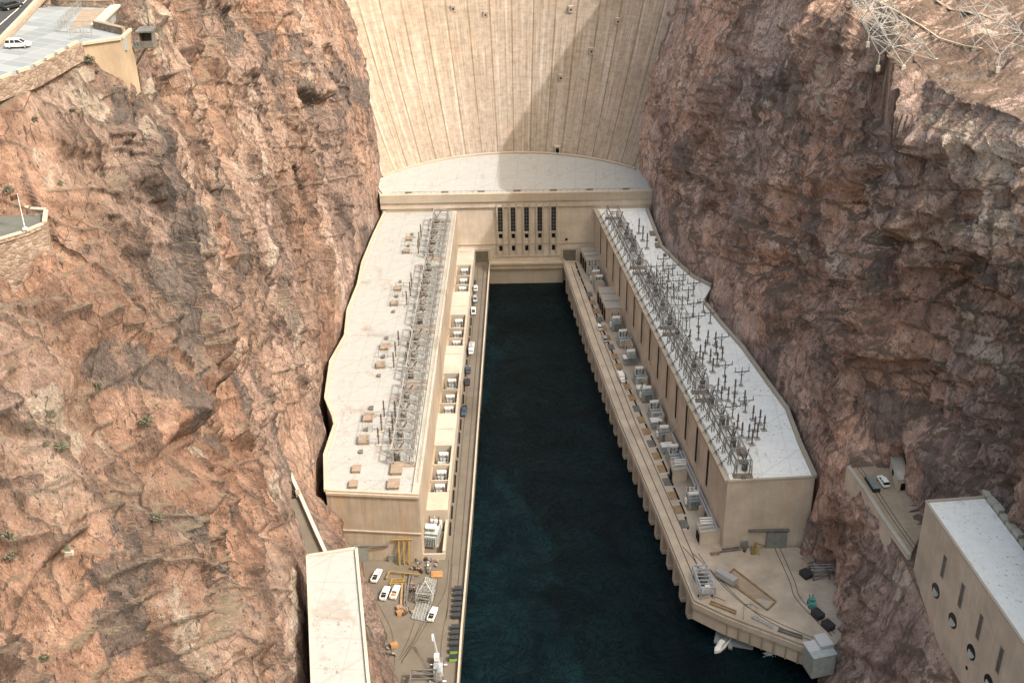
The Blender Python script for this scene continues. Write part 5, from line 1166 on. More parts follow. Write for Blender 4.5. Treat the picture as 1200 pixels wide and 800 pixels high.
# lookout with flagpole
ZL = 169.0
lo = thing('lookout', 'walled overlook platform on the left cliff with dark paving and masonry base', 'overlook', (W(30, 265, ZL).x, W(30, 265, ZL).y, ZL - 8))
lp = [tuple(W(a, b_, ZL)[:2]) for a, b_ in [(-80, 301), (-5, 286.5), (30, 276), (53, 266), (55, 250), (15, 248), (-80, 245)]]
obj('base_wall', MB().prism(lp, ZL - 11, ZL - .02), M['stone'], lo)
c_ = Vector((sum(x for x, y in lp) / 7, sum(y for x, y in lp) / 7, 0))
obj('paving', MB().sheet([(c_.x + (x - c_.x) * .96, c_.y + (y - c_.y) * .94) for x, y in lp], ZL + .002), M['pad'], lo)
for i in range(5):
    a, c = Vector((*lp[i], 0)), Vector((*lp[i + 1], 0)); obj('parapet', inset_strip([lp[i], lp[i + 1]], .55, ZL + .003 * (i + 2), ZL + .7), M['stone'], lo)
    n_ = max(1, int((c - a).length / 3.2))
    for q in range(n_):
        p0 = a.lerp(c, (q + .05) / n_); p1 = a.lerp(c, (q + .9) / n_); b = MB(); b.bar((p0.x, p0.y, ZL + .82 + .2 * (q % 2)), (p1.x, p1.y, ZL + .82 + .2 * (q % 2)), .8, .24); obj('coping', b, M['concL'], lo)
p = W(29.5, 268.5, ZL); fg = thing('flagpole', 'thin white flagpole flying a dark flag on the walled overlook', 'flagpole', (p.x, p.y, ZL))
b = MB(); b.tube((p.x, p.y, ZL), (p.x, p.y, ZL + 6.6), .09, .05, n=8); obj('pole', b, M['white'], fg)
b = MB(); b.tube((p.x, p.y, ZL), (p.x, p.y, ZL + .25), .5, .4, n=12); obj('base', b, M['white'], fg)
b = MB(); N = 8; vs = []
for i in range(N + 1):
    u = i / N; yy = .12 * math.sin(u * 7)
    for zz_ in (6.5, 5.6): 
        for o_ in (-.02, .02): vs.append((p.x - u * 1.4, p.y + yy + o_, ZL + zz_ - u * .35))
fs = []
for i in range(N):
    k0 = i * 4; fs += [(k0, k0 + 2, k0 + 6, k0 + 4), (k0 + 1, k0 + 5, k0 + 7, k0 + 3), (k0, k0 + 4, k0 + 5, k0 + 1), (k0 + 2, k0 + 3, k0 + 7, k0 + 6)]
obj('flag', MB().add(vs, fs), M['brown'], fg)
# ================================================================= VALVE HOUSES AND LEDGE ROADS
ZV = 72.0
q = [W(360.5, 652, ZV), W(417.5, 643, ZV)]
ax = (W(432, 800, ZV) - q[1]).normalized(); c1 = [(q[0].x, q[0].y), (q[1].x, q[1].y), (q[1].x + ax.x * 80, q[1].y + ax.y * 80), (q[0].x + ax.x * 80, q[0].y + ax.y * 80)]
vl = thing('valve_house', 'long narrow valve house with speckled white roof on the left cliff ledge', 'valve house', ((q[0].x + q[1].x) / 2, q[0].y, 55))
obj('wall', MB().prism(c1, 38, ZV - .5), M['concD'], vl); obj('roof', MB().prism([(x + (.0), y) for x, y in c1], ZV - .5, ZV), M['roof'], vl)
obj('coping', inset_strip([c1[3], c1[0], c1[1], c1[2]], .7, ZV + .003, ZV + .5), M['greyc'], vl)
q = [W(1085, 588, ZV), W(1153, 583, ZV)]; ax = (W(1200, 755, ZV) - q[0]).normalized()
c2 = [(q[0].x, q[0].y), (q[1].x, q[1].y), (q[1].x + ax.x * 85, q[1].y + ax.y * 85), (q[0].x + ax.x * 85, q[0].y + ax.y * 85)]
vr = thing('valve_house', 'tan valve house with round portholes and white roof on the right cliff', 'valve house', (q[0].x, q[0].y, 45))
obj('wall', MB().prism(c2, 30, ZV - .5), M['conc'], vr); obj('roof', MB().prism(c2, ZV - .5, ZV), roofing('stained_white_roof', (0.80, 0.80, 0.78), (0.36, 0.29, 0.27), 0.58, False), vr)
obj('coping', inset_strip([c2[3], c2[0], c2[1]], .6, ZV + .003, ZV + .45), M['concL'], vr)
o0 = Vector((*c2[0], 0)); axn = Vector((-ax.y, ax.x, 0)); axn = -axn if axn.x > 0 else axn     # outward (towards the river)
def onwall(px, py):
    d = ray(px, py); P0 = Vector((0, 0, HC)); t = (o0 - P0).dot(axn) / d.dot(axn); return P0 + d * t
def quadbox(p, half_l, z0, z1, out=.12, inn=.3):
    a = p - ax * half_l; c = p + ax * half_l; pts = [a + axn * out, c + axn * out, c - axn * inn, a - axn * inn]
    return MB().prism([(v.x, v.y) for v in pts], z0, z1)
for i, (pt, pb) in enumerate([((1107.5, 650), (1104.5, 677)), ((1128.5, 683), (1125, 712)), ((1150, 719), (1146, 749)), ((1174.5, 758), (1169, 788)), ((1202, 800), (1196, 832))]):
    a, c = onwall(*pt), onwall(*pb); m_ = (a + c) / 2; fr = obj('louvre_window', quadbox(m_, .95, min(a.z, c.z) - .2, max(a.z, c.z) + .2, .06), M['greyc'], vr); obj('louvre', quadbox(m_, .7, min(a.z, c.z), max(a.z, c.z), .12), M['steelD'], fr)
for i, (px, py) in enumerate([(1097, 691.5), (1116.8, 726.5), (1138.5, 763.5), (1159, 799), (1182, 838)]):
    p = onwall(px, py); b = MB(); b.tube(p + axn * .22, p - axn * .2, 1.9, 1.9, n=24); f = obj('porthole', b, M['black'], vr)
    b = MB(); b.tube(p + axn * .27 + ax * .35 + Vector((0, 0, .15)), p - axn * .1 + ax * .35, 1.3, 1.3, n=24); obj('glass', b, M['trafo'], f)  # disc set off-centre; the black crescent paints in recess shade
p = onwall(1133, 782); b = MB(); b.tube(p + axn * .1, p - axn * .2, .5, .5, n=12); obj('drain_hole', b, M['dark'], vr)
gb = MB(); e0 = Vector((*c2[1], 0))
for i in range(18):
    t0 = e0 + ax * (i * 3.2 - 1) + Vector((1.1, 0, 0)); gb.obox((t0.x, t0.y, ZV - 1.2), (1.6, 2.7, 1.9 + .3 * (i % 3)), math.atan2(ax.y, ax.x) + math.pi / 2 + .1 * ((i * 5) % 3 - 1))
tag(obj('rock_kerb', gb, M['greyc']), 'row of pale boulders along the uphill edge of the right valve house roof', 'rock kerb')
# ledge road, right
ZLD = 52.0
outer = [W(994, 546, ZLD + 1), W(1012, 570, ZLD + 1), W(1035, 606, ZLD + 1), W(1066, 650, ZLD + 1)]
inner = [W(1041, 545, ZLD), W(1050, 562, ZLD), W(1066, 590, ZLD), W(1086, 600, ZLD)]
struct('road', MB().prism([(v.x, v.y) for v in outer] + [(v.x + 1.5, v.y) for v in inner[::-1]], ZLD - 4, ZLD + .25), M['concD'])
rt = thing('retaining_wall', 'pale masonry retaining wall holding the ledge road on the right cliff', 'wall', (outer[1].x, outer[1].y, ZLD - 5))
obj('wall', inset_strip([(v.x, v.y) for v in outer], .9, ZLD - 7, ZLD + .9), M['conc'], rt); obj('coping', inset_strip([(v.x, v.y) for v in outer], 1.05, ZLD + .9, ZLD + 1.15), M['greyc'], rt)
for o_ in (2.6, 3.6): obj('kerb_line', inset_strip([(v.x + o_, v.y) for v in outer], .15, ZLD + .251, ZLD + .33), M['rail'], rt)
b = MB(); p = W(1022, 570, ZLD); t = thing('container', 'dark green flatbed container on the right ledge road', 'container', (p.x, p.y, ZLD + .26)); b.obox((p.x, p.y, ZLD + .4), (2.1, 6.2, 1.1), .12); obj('body', b, M['bin'], t); b = MB(); b.obox((p.x, p.y, ZLD + 1.5), (1.9, 6, .1), .12); obj('cover', b, M['doorG'], t)
put(sw, 1034.5, 567, ZLD, rad(97), 'dusty white car parked beside the dark container on the ledge road', None, .27, 1.1)
q = [W(1039, 540, ZLD + 4), W(1052, 546, ZLD + 4), W(1063, 556, ZLD + 4), W(1048, 562, ZLD + 4)]; t = thing('control_hut', 'small roofless tan concrete hut at the tunnel mouth on the right ledge', 'hut', (q[0].x, q[0].y, ZLD))
p4 = [(W(a, b_, ZLD).x, W(a, b_, ZLD).y) for a, b_ in [(1042, 548), (1055, 548), (1062, 574), (1050, 576)]]
obj('wall', MB().prism(p4, ZLD + .2, ZLD + 3.6), M['conc'], t); obj('roof', inset_strip(p4 + [p4[0]], .5, ZLD + 3.6, ZLD + 4.0), M['greyc'], t)
b = MB(); v0, v1 = Vector((*p4[0], 0)), Vector((*p4[3], 0)); m_ = v0.lerp(v1, .45); b.obox((m_.x - .05, m_.y, ZLD + 1.4), (.3, 1.8, 1.2), math.atan2((v1 - v0).y, (v1 - v0).x) + math.pi / 2); obj('window', b, M['dark'], t)
b = MB(); m_ = v1.lerp(Vector((*p4[2], 0)), .6); b.obox((m_.x, m_.y - .05, ZLD + .3), (1.4, .3, 2.2), 0); obj('door', b, M['dark'], t)
# ledge road, left
lo_ = [W(341, 556, ZLD + 1.6), W(352, 580, ZLD + 1.6), W(366, 612, ZLD + 1.6), W(381, 645, ZLD + 1.6)]; li_ = [W(330, 562, ZLD), W(340, 590, ZLD), W(350, 620, ZLD), W(360, 655, ZLD)]
lo_[0] = lo_[0] + Vector((-1.2, 3, 0))
struct('road', MB().prism([(v.x, v.y) for v in lo_] + [(v.x - 1.2, v.y) for v in li_[::-1]], ZLD - 4, ZLD + .2), M['deck'])
rt = thing('parapet_wall', 'thick tan parapet wall along the ledge road on the left cliff', 'wall', (lo_[1].x, lo_[1].y, ZLD - 3))
obj('wall', inset_strip([(v.x, v.y) for v in lo_], .9, ZLD - 3, ZLD + 1.6), M['conc'], rt)
b = MB(); b.bar((li_[0].x, li_[0].y, ZLD + .5), (li_[1].x, li_[1].y, ZLD + .5), .3, .6); obj('inner_kerb', b, M['concD'], rt)
p = W(349.5, 582, ZLD); t = thing('compressor', 'small orange and black compressor on the left ledge road', 'machine', (p.x, p.y, ZLD + .21)); b = MB(); b.obox((p.x, p.y, ZLD + .6), (1.2, 2.3, 1.1), .3); obj('body', b, M['hatch'], t)
for dx_, dy_ in ((-1.4, .6), (-1.3, -.7), (-1.5, 1.9)): b = MB(); b.tube((p.x + dx_, p.y + dy_, ZLD + .25), (p.x + dx_, p.y + dy_, ZLD + .9), .5, n=10); obj('tank', b, M['black'], t)
# ================================================================= LEFT YARD
def bin_(mat, lidmat):
    t = thing('waste_bin', 'x', 'bin'); b = MB(); b.hull([(-1.1, .62, .15, 1.25, .05), (1.1, .62, .15, 1.25, .05)]); obj('body', b, mat, t); b = MB(); b.box(-1.15, 1.15, -.66, .66, 1.25, 1.36); b.box(-.05, .05, -.66, .66, 1.36, 1.42); obj('lid', b, lidmat, t); return t
bd = Proto(bin_(M['bin'], M['bin'])); bg2 = Proto(bin_(M['green'], M['black']))
bl = [(537.2, 692), (537, 698), (536.5, 704.5), (536.3, 711), (535.5, 717), (535, 723.5), (533.8, 737), (533.6, 743.5), (533, 750), (532.7, 756.5)]
for i, (px, py) in enumerate(bl): put(bd, px, py, ZQ, rad(1), 'dark grey waste bin at the sunlit quay edge, %s' % (['first', 'second', 'third', 'fourth', 'fifth', 'sixth'][i] + ' of the far six' if i < 6 else ['first', 'second', 'third', 'last'][i - 6] + ' of the near four'), 'dark waste bins on the left quay', .003, (1.0, 1.2, 1.0))
put(bg2, 532, 764, ZQ, rad(1), 'lime green bin with black lid beside the dark grey ones', 'green bins on the left quay', .003, (1.0, 1.2, 1.0)); put(bg2, 531.3, 773, ZQ, rad(1), 'lime green bin with black lid nearest the crane', 'green bins on the left quay', .003, (1.0, 1.2, 1.0))
def barthing(name, lab, cat, segs_, mat, wd, z=ZQ, grp=None):
    p = W(*segs_[0][0][:2], z); t = thing(name, lab, cat, (p.x, p.y, z), group=grp)
    for s_ in segs_:
        a, c = s_; A = W(a[0], a[1], z + a[2]); C_ = W(c[0], c[1], z + c[2]); b = MB(); b.bar(A, C_, wd); obj('bar', b, mat, t)
    return t
barthing('guard_rail', 'yellow tubular guard rail bent round the parked pickups', 'guard rail', [((452.5, 677, 1), (456.5, 669, 1)), ((456.5, 669, 1), (475, 671.2, 1)), ((475, 671.2, 1), (492, 673, 1)), ((452.5, 678, 0), (452.5, 677, 1)), ((456.5, 671, 0), (456.5, 669, 1)), ((475, 673, 0), (475, 671.2, 1))], M['yellow'], .32)
barthing('beam_stack', 'stack of bright yellow beams behind the two side by side pickups', 'beams', [((456, 683, .3), (474, 683, .3)), ((457, 681, .6), (475, 680, .6)), ((458, 679, .4), (474, 677.5, .4)), ((459.5, 677.5, .5), (457, 685, .5)), ((474, 671, .4), (473, 682, .4))], M['yellow'], .32)
t = thing('lifting_frame', 'tall yellow lifting frame leaning on the sunlit wing end wall', 'frame', (W(474, 662, ZQ).x, 302.2, ZQ))
for px in (468.5, 474, 480): x = W(px, 662, ZQ).x; b = MB(); b.bar((x, 300.6, ZQ), (x, 302.4, ZQ + 8.4), .45); obj('leg', b, M['yellow'], t)
x0, x1 = W(460, 662, ZQ).x, W(485, 662, ZQ).x; b = MB(); b.bar((x0, 302.2, ZQ + 8.6), (x1, 302.2, ZQ + 8.6), .4); obj('top_bar', b, M['yellow'], t)
t = thing('steel_grating', 'large grey steel grating platform laid over the left yard slot', 'grating', (W(498, 705, ZQ).x, W(498, 705, ZQ).y, ZQ))
gq = [W(a, b_, ZQ + .25) for a, b_ in [(499, 676), (511.5, 679), (500, 728), (482.5, 724)]]
obj('panel', MB().prism([(v.x, v.y) for v in gq], ZQ + .005, ZQ + .2), M['doorG'], t)
b = MB()
for i in range(22): u = i / 21; b.bar(gq[0].lerp(gq[3], u), gq[1].lerp(gq[2], u), .12)
for i in range(6): u = i / 5; b.bar(gq[0].lerp(gq[1], u) + Vector((0, 0, .1)), gq[3].lerp(gq[2], u) + Vector((0, 0, .1)), .25)
obj('bearing_bars', b, M['steel'], t)
def lattice_box(t, c, sx_, sy_, h, rz, mat, wd=.22, lv=2):
    cs, sn = math.cos(rz), math.sin(rz); R_ = lambda x, y, z: (c[0] + x * cs - y * sn, c[1] + x * sn + y * cs, c[2] + z)
    cor = [(-sx_ / 2, -sy_ / 2), (sx_ / 2, -sy_ / 2), (sx_ / 2, sy_ / 2), (-sx_ / 2, sy_ / 2)]
    for x, y in cor: b = MB(); b.bar(R_(x, y, 0), R_(x, y, h), wd * 1.3); obj('post', b, mat, t)
    for l_ in range(1, lv + 1):
        b = MB(); z = h * l_ / lv
        for i in range(4): a, d_ = cor[i], cor[(i + 1) % 4]; b.bar(R_(*a, z), R_(*d_, z), wd); b.bar(R_(*a, z - h / lv), R_(*d_, z), wd * .7)
        obj('brace', b, mat, t)
p = W(499, 702, ZQ); t = thing('yard_gantry', 'grey lattice gantry with pointed top standing on the steel grating', 'gantry', (p.x, p.y, ZQ + .4))
lattice_box(t, (p.x, p.y, ZQ + .4), 4.6, 4.6, 3.6, -.2, M['steel']); b = MB()
for dx_, dy_ in ((-2.3, -2.3), (2.3, -2.3), (2.3, 2.3), (-2.3, 2.3)): b.bar((p.x + dx_, p.y + dy_, ZQ + 4), (p.x, p.y + 1.2, ZQ + 6), .25)
for i in range(6): b.bar((p.x - 2.2, p.y - 2 + i * .8, ZQ + 4.05), (p.x + 2.2, p.y - 2.2 + i * .8, ZQ + 4.05), .16)
obj('top_frame', b, M['steel'], t); b = MB(); b.box(p.x - 1.1, p.x + 1.1, p.y - 1.4, p.y + .6, ZQ + .5, ZQ + 2); obj('winch', b, M['steelD'], t)
for i, (a, c) in enumerate([((475.5, 679), (474, 711)), ((480.5, 673), (475.5, 708)), ((471.5, 684), (469.5, 712)), ((484, 675), (481, 690))]):
    A, C_ = W(*a, ZQ + .4), W(*c, ZQ + .4); b = MB(); b.bar(A, C_, .6, .5); tag(obj('steel_beam', b, M['steelD'] if i != 2 else M['wood']), 'long %s beam lying in the left yard, %s of four' % ('timber' if i == 2 else 'dark steel', ['second from left', 'third from left', 'leftmost', 'rightmost'][i]), 'beam', 'beams lying in the left yard')
def crate(px, py, s_, mat, lab, rz=.3, z=ZQ, h=.9):
    p = W(px, py, z); t = thing('crate', lab, 'crate', (p.x, p.y, z + .003)); b = MB(); b.obox((p.x, p.y, z + .1), (s_, s_ * .8, h), rz); obj('box', b, mat, t)
    b = MB()
    for k_ in (-1, 0, 1): b.obox((p.x + k_ * s_ * .35 * math.cos(rz), p.y + k_ * s_ * .35 * math.sin(rz), z + .1 + h), (.15, s_ * .84, .08), rz)
    b.obox((p.x, p.y, z), (s_ * .9, s_ * .7, .1), rz); obj('batten', b, M['wood'], t)
crate(468.5, 713, 1.9, M['hatch'], 'tan crate at the near end of the yard beams'); crate(469, 719, 2.0, M['orange'], 'orange tan crate closest to the curved tracks'); crate(512, 673.5, 3.4, M['orange'], 'flat orange tray beside the end pit', 0, ZQ, .4); crate(462, 757, 2.0, M['orange'], 'orange crate at the foot of the left cliff')
def machine(px, py, lab, mat, s_=1.5, seed=1, z=ZQ):
    rn = random.Random(seed); p = W(px, py, z); t = thing('machine_part', lab, 'machinery', (p.x, p.y, z))
    for i in range(7):
        b = MB(); x, y = p.x + rn.uniform(-s_, s_), p.y + rn.uniform(-s_, s_)
        if i % 2: b.obox((x, y, z + .003), (rn.uniform(.4, 1.1), rn.uniform(.5, 1.4), rn.uniform(.5, 1.4)), rn.uniform(0, 3)); nm = 'housing'
        else: b.tube((x, y, z + .5), (x + rn.uniform(-1, 1), y + rn.uniform(-1, 1), z + rn.uniform(.6, 1.6)), .28, n=8); nm = 'pipe'
        obj(nm, b, [mat, M['steelD'], M['hatch'], M['rail']][i % 4], t)
    return t
machine(486.5, 668, 'rusty brown machine part by the corner of the yard wall', M['orange'], 1.8, 3); machine(499, 668.5, 'dark machine part between the end pit and the grating', M['steelD'], 1.2, 5); machine(487, 690, 'rusty chain heap left of the lattice gantry', M['orange'], 1.5, 8); machine(478, 716, 'pile of steel fittings at the end of the beams', M['steelD'], 1.7, 9); machine(474, 716, 'small brass coloured fitting beside the fittings pile', M['yellow'], .8, 19)
machine(459, 763, 'tangled black steel frame at the foot of the left cliff', M['steelD'], 2.2, 12); machine(508, 661, 'grey pump set in front of the end pit', M['trafo'], 2.0, 14); machine(494, 660, 'silver ducting in front of the end pit', M['silver'], 1.8, 15)
# mobile crane at the bottom
p = W(514, 786, ZQ); t = thing('mobile_crane', 'white mobile crane with lattice boom at the near end of the left yard', 'crane', (p.x, p.y, ZQ))
b = MB(); b.box(p.x - 1.3, p.x + 1.3, p.y - 5, p.y + 4, ZQ + .8, ZQ + 1.5); obj('chassis', b, M['steelD'], t)
b = MB(); b.box(p.x - 1.25, p.x + .1, p.y + 2.3, p.y + 4.1, ZQ + 1.5, ZQ + 2.9); obj('cab', b, M['white'], t)
b = MB(); b.box(p.x - 1.2, p.x + 1.3, p.y - 3.5, p.y + .2, ZQ + 1.5, ZQ + 3.0); obj('engine_housing', b, M['silver'], t)
tip = Vector((p.x - 1.6, p.y + 6.5, ZQ + 7.5)); base = Vector((p.x + 1.2, p.y - 5, ZQ + 3)); b = MB()
for dx_, dz_ in ((-.4, 0), (.4, 0), (0, .7)): b.bar(base + Vector((dx_, 0, dz_)), tip + Vector((dx_ * .5, 0, dz_ * .5)), .11)
for i in range(14): u = i / 14; v = (i + 1) / 14; b.bar(base.lerp(tip, u) + Vector((-.35, 0, 0)), base.lerp(tip, v) + Vector((.35, 0, 0)), .07)
obj('boom', b, M['trafo'], t); b = MB(); b.bar(tip + Vector((.25, -2.0, -.8)), tip, .7, .5); obj('boom_head', b, M['silver'], t)
for dy_ in (-3.6, -2.2, 1.6, 3.1):
    for s_ in (-1, 1): b = MB(); b.tube((p.x + s_ * 1.0, p.y + dy_, ZQ + .5), (p.x + s_ * 1.4, p.y + dy_, ZQ + .5), .5, n=12); obj('wheel', b, M['rubber'], t)
b = MB(); b.box(p.x - 2.3, p.x + 2.3, p.y - 4.4, p.y - 4.1, ZQ + .3, ZQ + .6); b.box(p.x - 2.3, p.x + 2.3, p.y + 1.9, p.y + 2.2, ZQ + .3, ZQ + .6); obj('outrigger', b, M['white'], t)
p = W(497, 803, ZQ); t = thing('scaffold_frame', 'dark steel scaffold frame at the bottom edge beside the crane', 'scaffold', (p.x, p.y, ZQ)); lattice_box(t, (p.x, p.y, ZQ), 7, 5, 3.5, 0, M['steelD'], .3, 2); b = MB()
for i in range(4): b.bar((p.x - 3.5, p.y - 2.5 + i * 1.6, ZQ + 3.5), (p.x + 3.5, p.y - 2.5 + i * 1.6, ZQ + 3.5), .25)
obj('top_rail', b, M['steelD'], t)
# ================================================================= RIGHT YARD
p = W(824, 688, ZQ); t = thing('gate_hoist', 'pale steel gate hoist machine on rails at the right quay corner', 'hoist', (p.x, p.y, ZQ))
lattice_box(t, (p.x, p.y, ZQ + .1), 4.2, 10.5, 4.2, .1, M['silver'], .26, 2); b = MB()
for i in range(7): b.bar((p.x - 2.1, p.y - 5 + i * 1.65, ZQ + 4.3), (p.x + 2.1, p.y - 5 + i * 1.65, ZQ + 4.3), .25)
obj('top_frame', b, M['silver'], t)
for i, (dx_, dy_, s_, mt) in enumerate([(-.8, -3.4, 1.3, 'white'), (.7, -3.2, 1.4, 'white'), (.2, .4, 1.7, 'steelD'), (-.5, 2.2, 1.5, 'rail'), (.7, 3.6, 1.2, 'trafo')]): b = MB(); b.obox((p.x + dx_, p.y + dy_, ZQ + 1.0 + .5 * (i % 2)), (s_, s_ * 1.1, 1.7), .1); obj('winch_box', b, M[mt], t)
for sx_ in (-2, 2):
    for sy_ in (-4, 4): b = MB(); b.tube((p.x + sx_ - .15, p.y + sy_, ZQ + .4), (p.x + sx_ + .15, p.y + sy_, ZQ + .4), .4, n=10); obj('wheel', b, M['rubber'], t)
t = thing('trailer', 'silver box trailer parked beside the timber edged bay', 'trailer'); b = MB(); b.hull([(-3.4, 1.15, .7, 2.9, .2), (3.4, 1.15, .7, 2.9, .2)]); obj('box', b, M['silver'], t)
b = MB(); b.box(-3.3, 3.3, -.06, .06, 2.9, 2.93); obj('roof_seam', b, M['greyc'], t); wheels(t, (-1.6, -.6), 1.05, .42); b = MB(); b.bar((3.4, .5, .6), (4.8, 0, .5), .14); b.bar((3.4, -.5, .6), (4.8, 0, .5), .14); obj('drawbar', b, M['steelD'], t)
p = W(851, 681, ZQ); t.location = (p.x, p.y, ZQ + .003); t.rotation_euler = (0, 0, rad(-47))
bay = [W(a, b_, ZQ) for a, b_ in [(860, 667), (909, 705), (899, 715), (848, 678)]]
t = thing('timber_bay', 'sunken timber edged bay with tan floor in the right yard', 'bay', (bay[0].x, bay[0].y, ZQ)); obj('floor', MB().prism([(v.x, v.y) for v in bay], ZQ + .005, ZQ + .06), M['concD'], t)
for i in range(4): b = MB(); b.bar(bay[i] + Vector((0, 0, .3)), bay[(i + 1) % 4] + Vector((0, 0, .3)), .45); obj('edge_beam', b, M['wood'], t)
ap = [W(a, b_, ZQ) for a, b_ in [(888, 701), (909, 705), (899, 715), (882, 704)]]; obj('apron', MB().prism([(v.x, v.y) for v in ap], ZQ + .064, ZQ + .1), M['greyc'], t)
p = W(884, 647, ZQ); t = thing('loading_crane', 'small bright yellow A frame hoist near the shaded wing door', 'hoist', (p.x, p.y, ZQ)); b = MB()
for dx_, dy_ in ((-1.3, -1), (1.3, -1.3), (.3, 1.2)): b.bar((p.x + dx_, p.y + dy_, ZQ), (p.x, p.y, ZQ + 3.8), .28)
obj('leg', b, M['yellow'], t); b = MB(); b.bar((p.x - .2, p.y, ZQ + 3.8), (p.x + 3.2, p.y + .5, ZQ + 2.0), .3); obj('boom', b, M['yellow'], t); b = MB(); b.box(p.x - .9, p.x + .4, p.y - 1.2, p.y - .1, ZQ + .1, ZQ + 1.3); obj('winch', b, M['yellow'], t)
for i, (px, py, lab) in enumerate([(944, 675, 'black open skip by the tan hut at the foot of the right cliff'), (958, 722, 'black skip just below the teal machine'), (970, 735, 'black skip with silver rail nearest the corrugated shed')]):
    p = W(px, py, ZQ); t = thing('skip', lab, 'skip', (p.x, p.y, ZQ), group='black skips in the right yard'); b = MB(); b.obox((p.x, p.y, ZQ + .1), (2.5, 3.2, 1.5), .5); obj('body', b, M['black'], t); b = MB(); b.obox((p.x, p.y, ZQ + 1.6), (2.7, 3.4, .1), .5); obj('rim', b, M['bin'], t)
p = W(951, 709, ZQ); t = thing('forklift', 'teal forklift parked between the skips under the right cliff', 'forklift', (p.x, p.y, ZQ)); b = MB(); b.box(p.x - 1.0, p.x + 1.0, p.y - 1.8, p.y + 1.3, ZQ + .5, ZQ + 1.5); b.box(p.x - .9, p.x + .9, p.y - 1.8, p.y - .8, ZQ + 1.5, ZQ + 2.0); obj('body', b, M['teal'], t)
b = MB(); b.box(p.x - .8, p.x + .8, p.y - .6, p.y + .9, ZQ + 2.5, ZQ + 2.6); b.bar((p.x - .75, p.y + .85, ZQ + 1.5), (p.x - .75, p.y + .85, ZQ + 2.5), .1); b.bar((p.x + .75, p.y + .85, ZQ + 1.5), (p.x + .75, p.y + .85, ZQ + 2.5), .1); b.bar((p.x - .75, p.y - .55, ZQ + 1.5), (p.x - .75, p.y - .55, ZQ + 2.5), .1); b.bar((p.x + .75, p.y - .55, ZQ + 1.5), (p.x + .75, p.y - .55, ZQ + 2.5), .1); obj('canopy', b, M['teal'], t)
b = MB(); b.bar((p.x - .5, p.y + 1.5, ZQ + .1), (p.x - .5, p.y + 1.5, ZQ + 3), .16); b.bar((p.x + .5, p.y + 1.5, ZQ + .1), (p.x + .5, p.y + 1.5, ZQ + 3), .16); b.bar((p.x - .4, p.y + 1.6, ZQ + .15), (p.x - .4, p.y + 2.8, ZQ + .15), .12); b.bar((p.x + .4, p.y + 1.6, ZQ + .15), (p.x + .4, p.y + 2.8, ZQ + .15), .12); obj('mast', b, M['steelD'], t)
for sx_ in (-1, 1):
    for sy_ in (-1.2, .9): b = MB(); b.tube((p.x + sx_ * .8, p.y + sy_, ZQ + .42), (p.x + sx_ * 1.1, p.y + sy_, ZQ + .42), .42, n=10); obj('wheel', b, M['rubber'], t)
p = W(946, 664, ZQ); t = thing('gatehouse', 'small square tan hut at the tunnel mouth in the right yard', 'hut', (p.x, p.y, ZQ)); b = MB(); b.obox((p.x, p.y, ZQ), (2.6, 2.6, 2.9), .4); obj('wall', b, M['conc'], t); b = MB(); b.obox((p.x, p.y, ZQ + 2.9), (3.0, 3.0, .25), .4); obj('roof', b, M['hatch'], t)
b = MB(); b.obox((p.x - .3, p.y - 1.25, ZQ), (.9, .3, 2), .4); obj('door', b, M['doorG'], t)
p = W(960, 674, ZQ); t = thing('pipe_rack', 'dark pipe rack half inside the right yard tunnel mouth', 'pipe rack', (p.x, p.y, ZQ)); lattice_box(t, (p.x, p.y, ZQ), 5, 4, 3.0, .1, M['steelD'], .2, 2)
for i in range(3): b = MB(); b.tube((p.x - 3, p.y - 1.2 + i * 1.2, ZQ + 3.2), (p.x + 4, p.y - 1.2 + i * 1.2, ZQ + 3.2), .2, n=6); obj('pipe', b, M['steel'], t)
# corrugated shed
sq = [W(a, b_, ZQ + 4.5) for a, b_ in [(952, 746), (976, 743), (976, 770), (947, 764)]]
k = NM('corrugated_sheet', 0.5, 0.3); wv = k.n('TexWave'); wv.inputs['Scale'].default_value = 1.1; k.l(k.map((1, 1, 0)), wv.inputs['Vector']); k.col(k.mix(wv.outputs['Fac'], (0.42, 0.43, 0.45), (0.7, 0.71, 0.72))); k.bump(wv.outputs['Fac'], .6, .1)
sc_ = W(961, 765, ZQ + 2); t = thing('shed', 'grey and white corrugated shed at the end of the right quay', 'shed', (sc_.x, sc_.y, ZQ)); rz = .25
cs, sn = math.cos(rz), math.sin(rz); Rr = lambda x, y: (sc_.x + x * cs - y * sn, sc_.y + x * sn + y * cs)
obj('wall', MB().prism([Rr(-3.3, -2.8), Rr(3.3, -2.8), Rr(3.3, 3.4), Rr(-3.3, 3.4)], ZQ - 4, ZQ + 3.4), M['trafo'], t)
obj('roof', MB().prism([Rr(-3.6, -.4), Rr(-.1, -.4), Rr(-.1, 3.7), Rr(-3.6, 3.7)], ZQ + 3.4, ZQ + 3.7), k.m, t); obj('roof', MB().prism([Rr(0, -.2), Rr(3.7, -.2), Rr(3.7, 4.6), Rr(0, 4.6)], ZQ + 3.4, ZQ + 4.6), k.m, t); obj('roof', MB().prism([Rr(-3.6, -3.1), Rr(3.6, -3.1), Rr(3.6, -.41), Rr(-3.6, -.41)], ZQ + 3.41, ZQ + 3.6), M['trafo'], t)
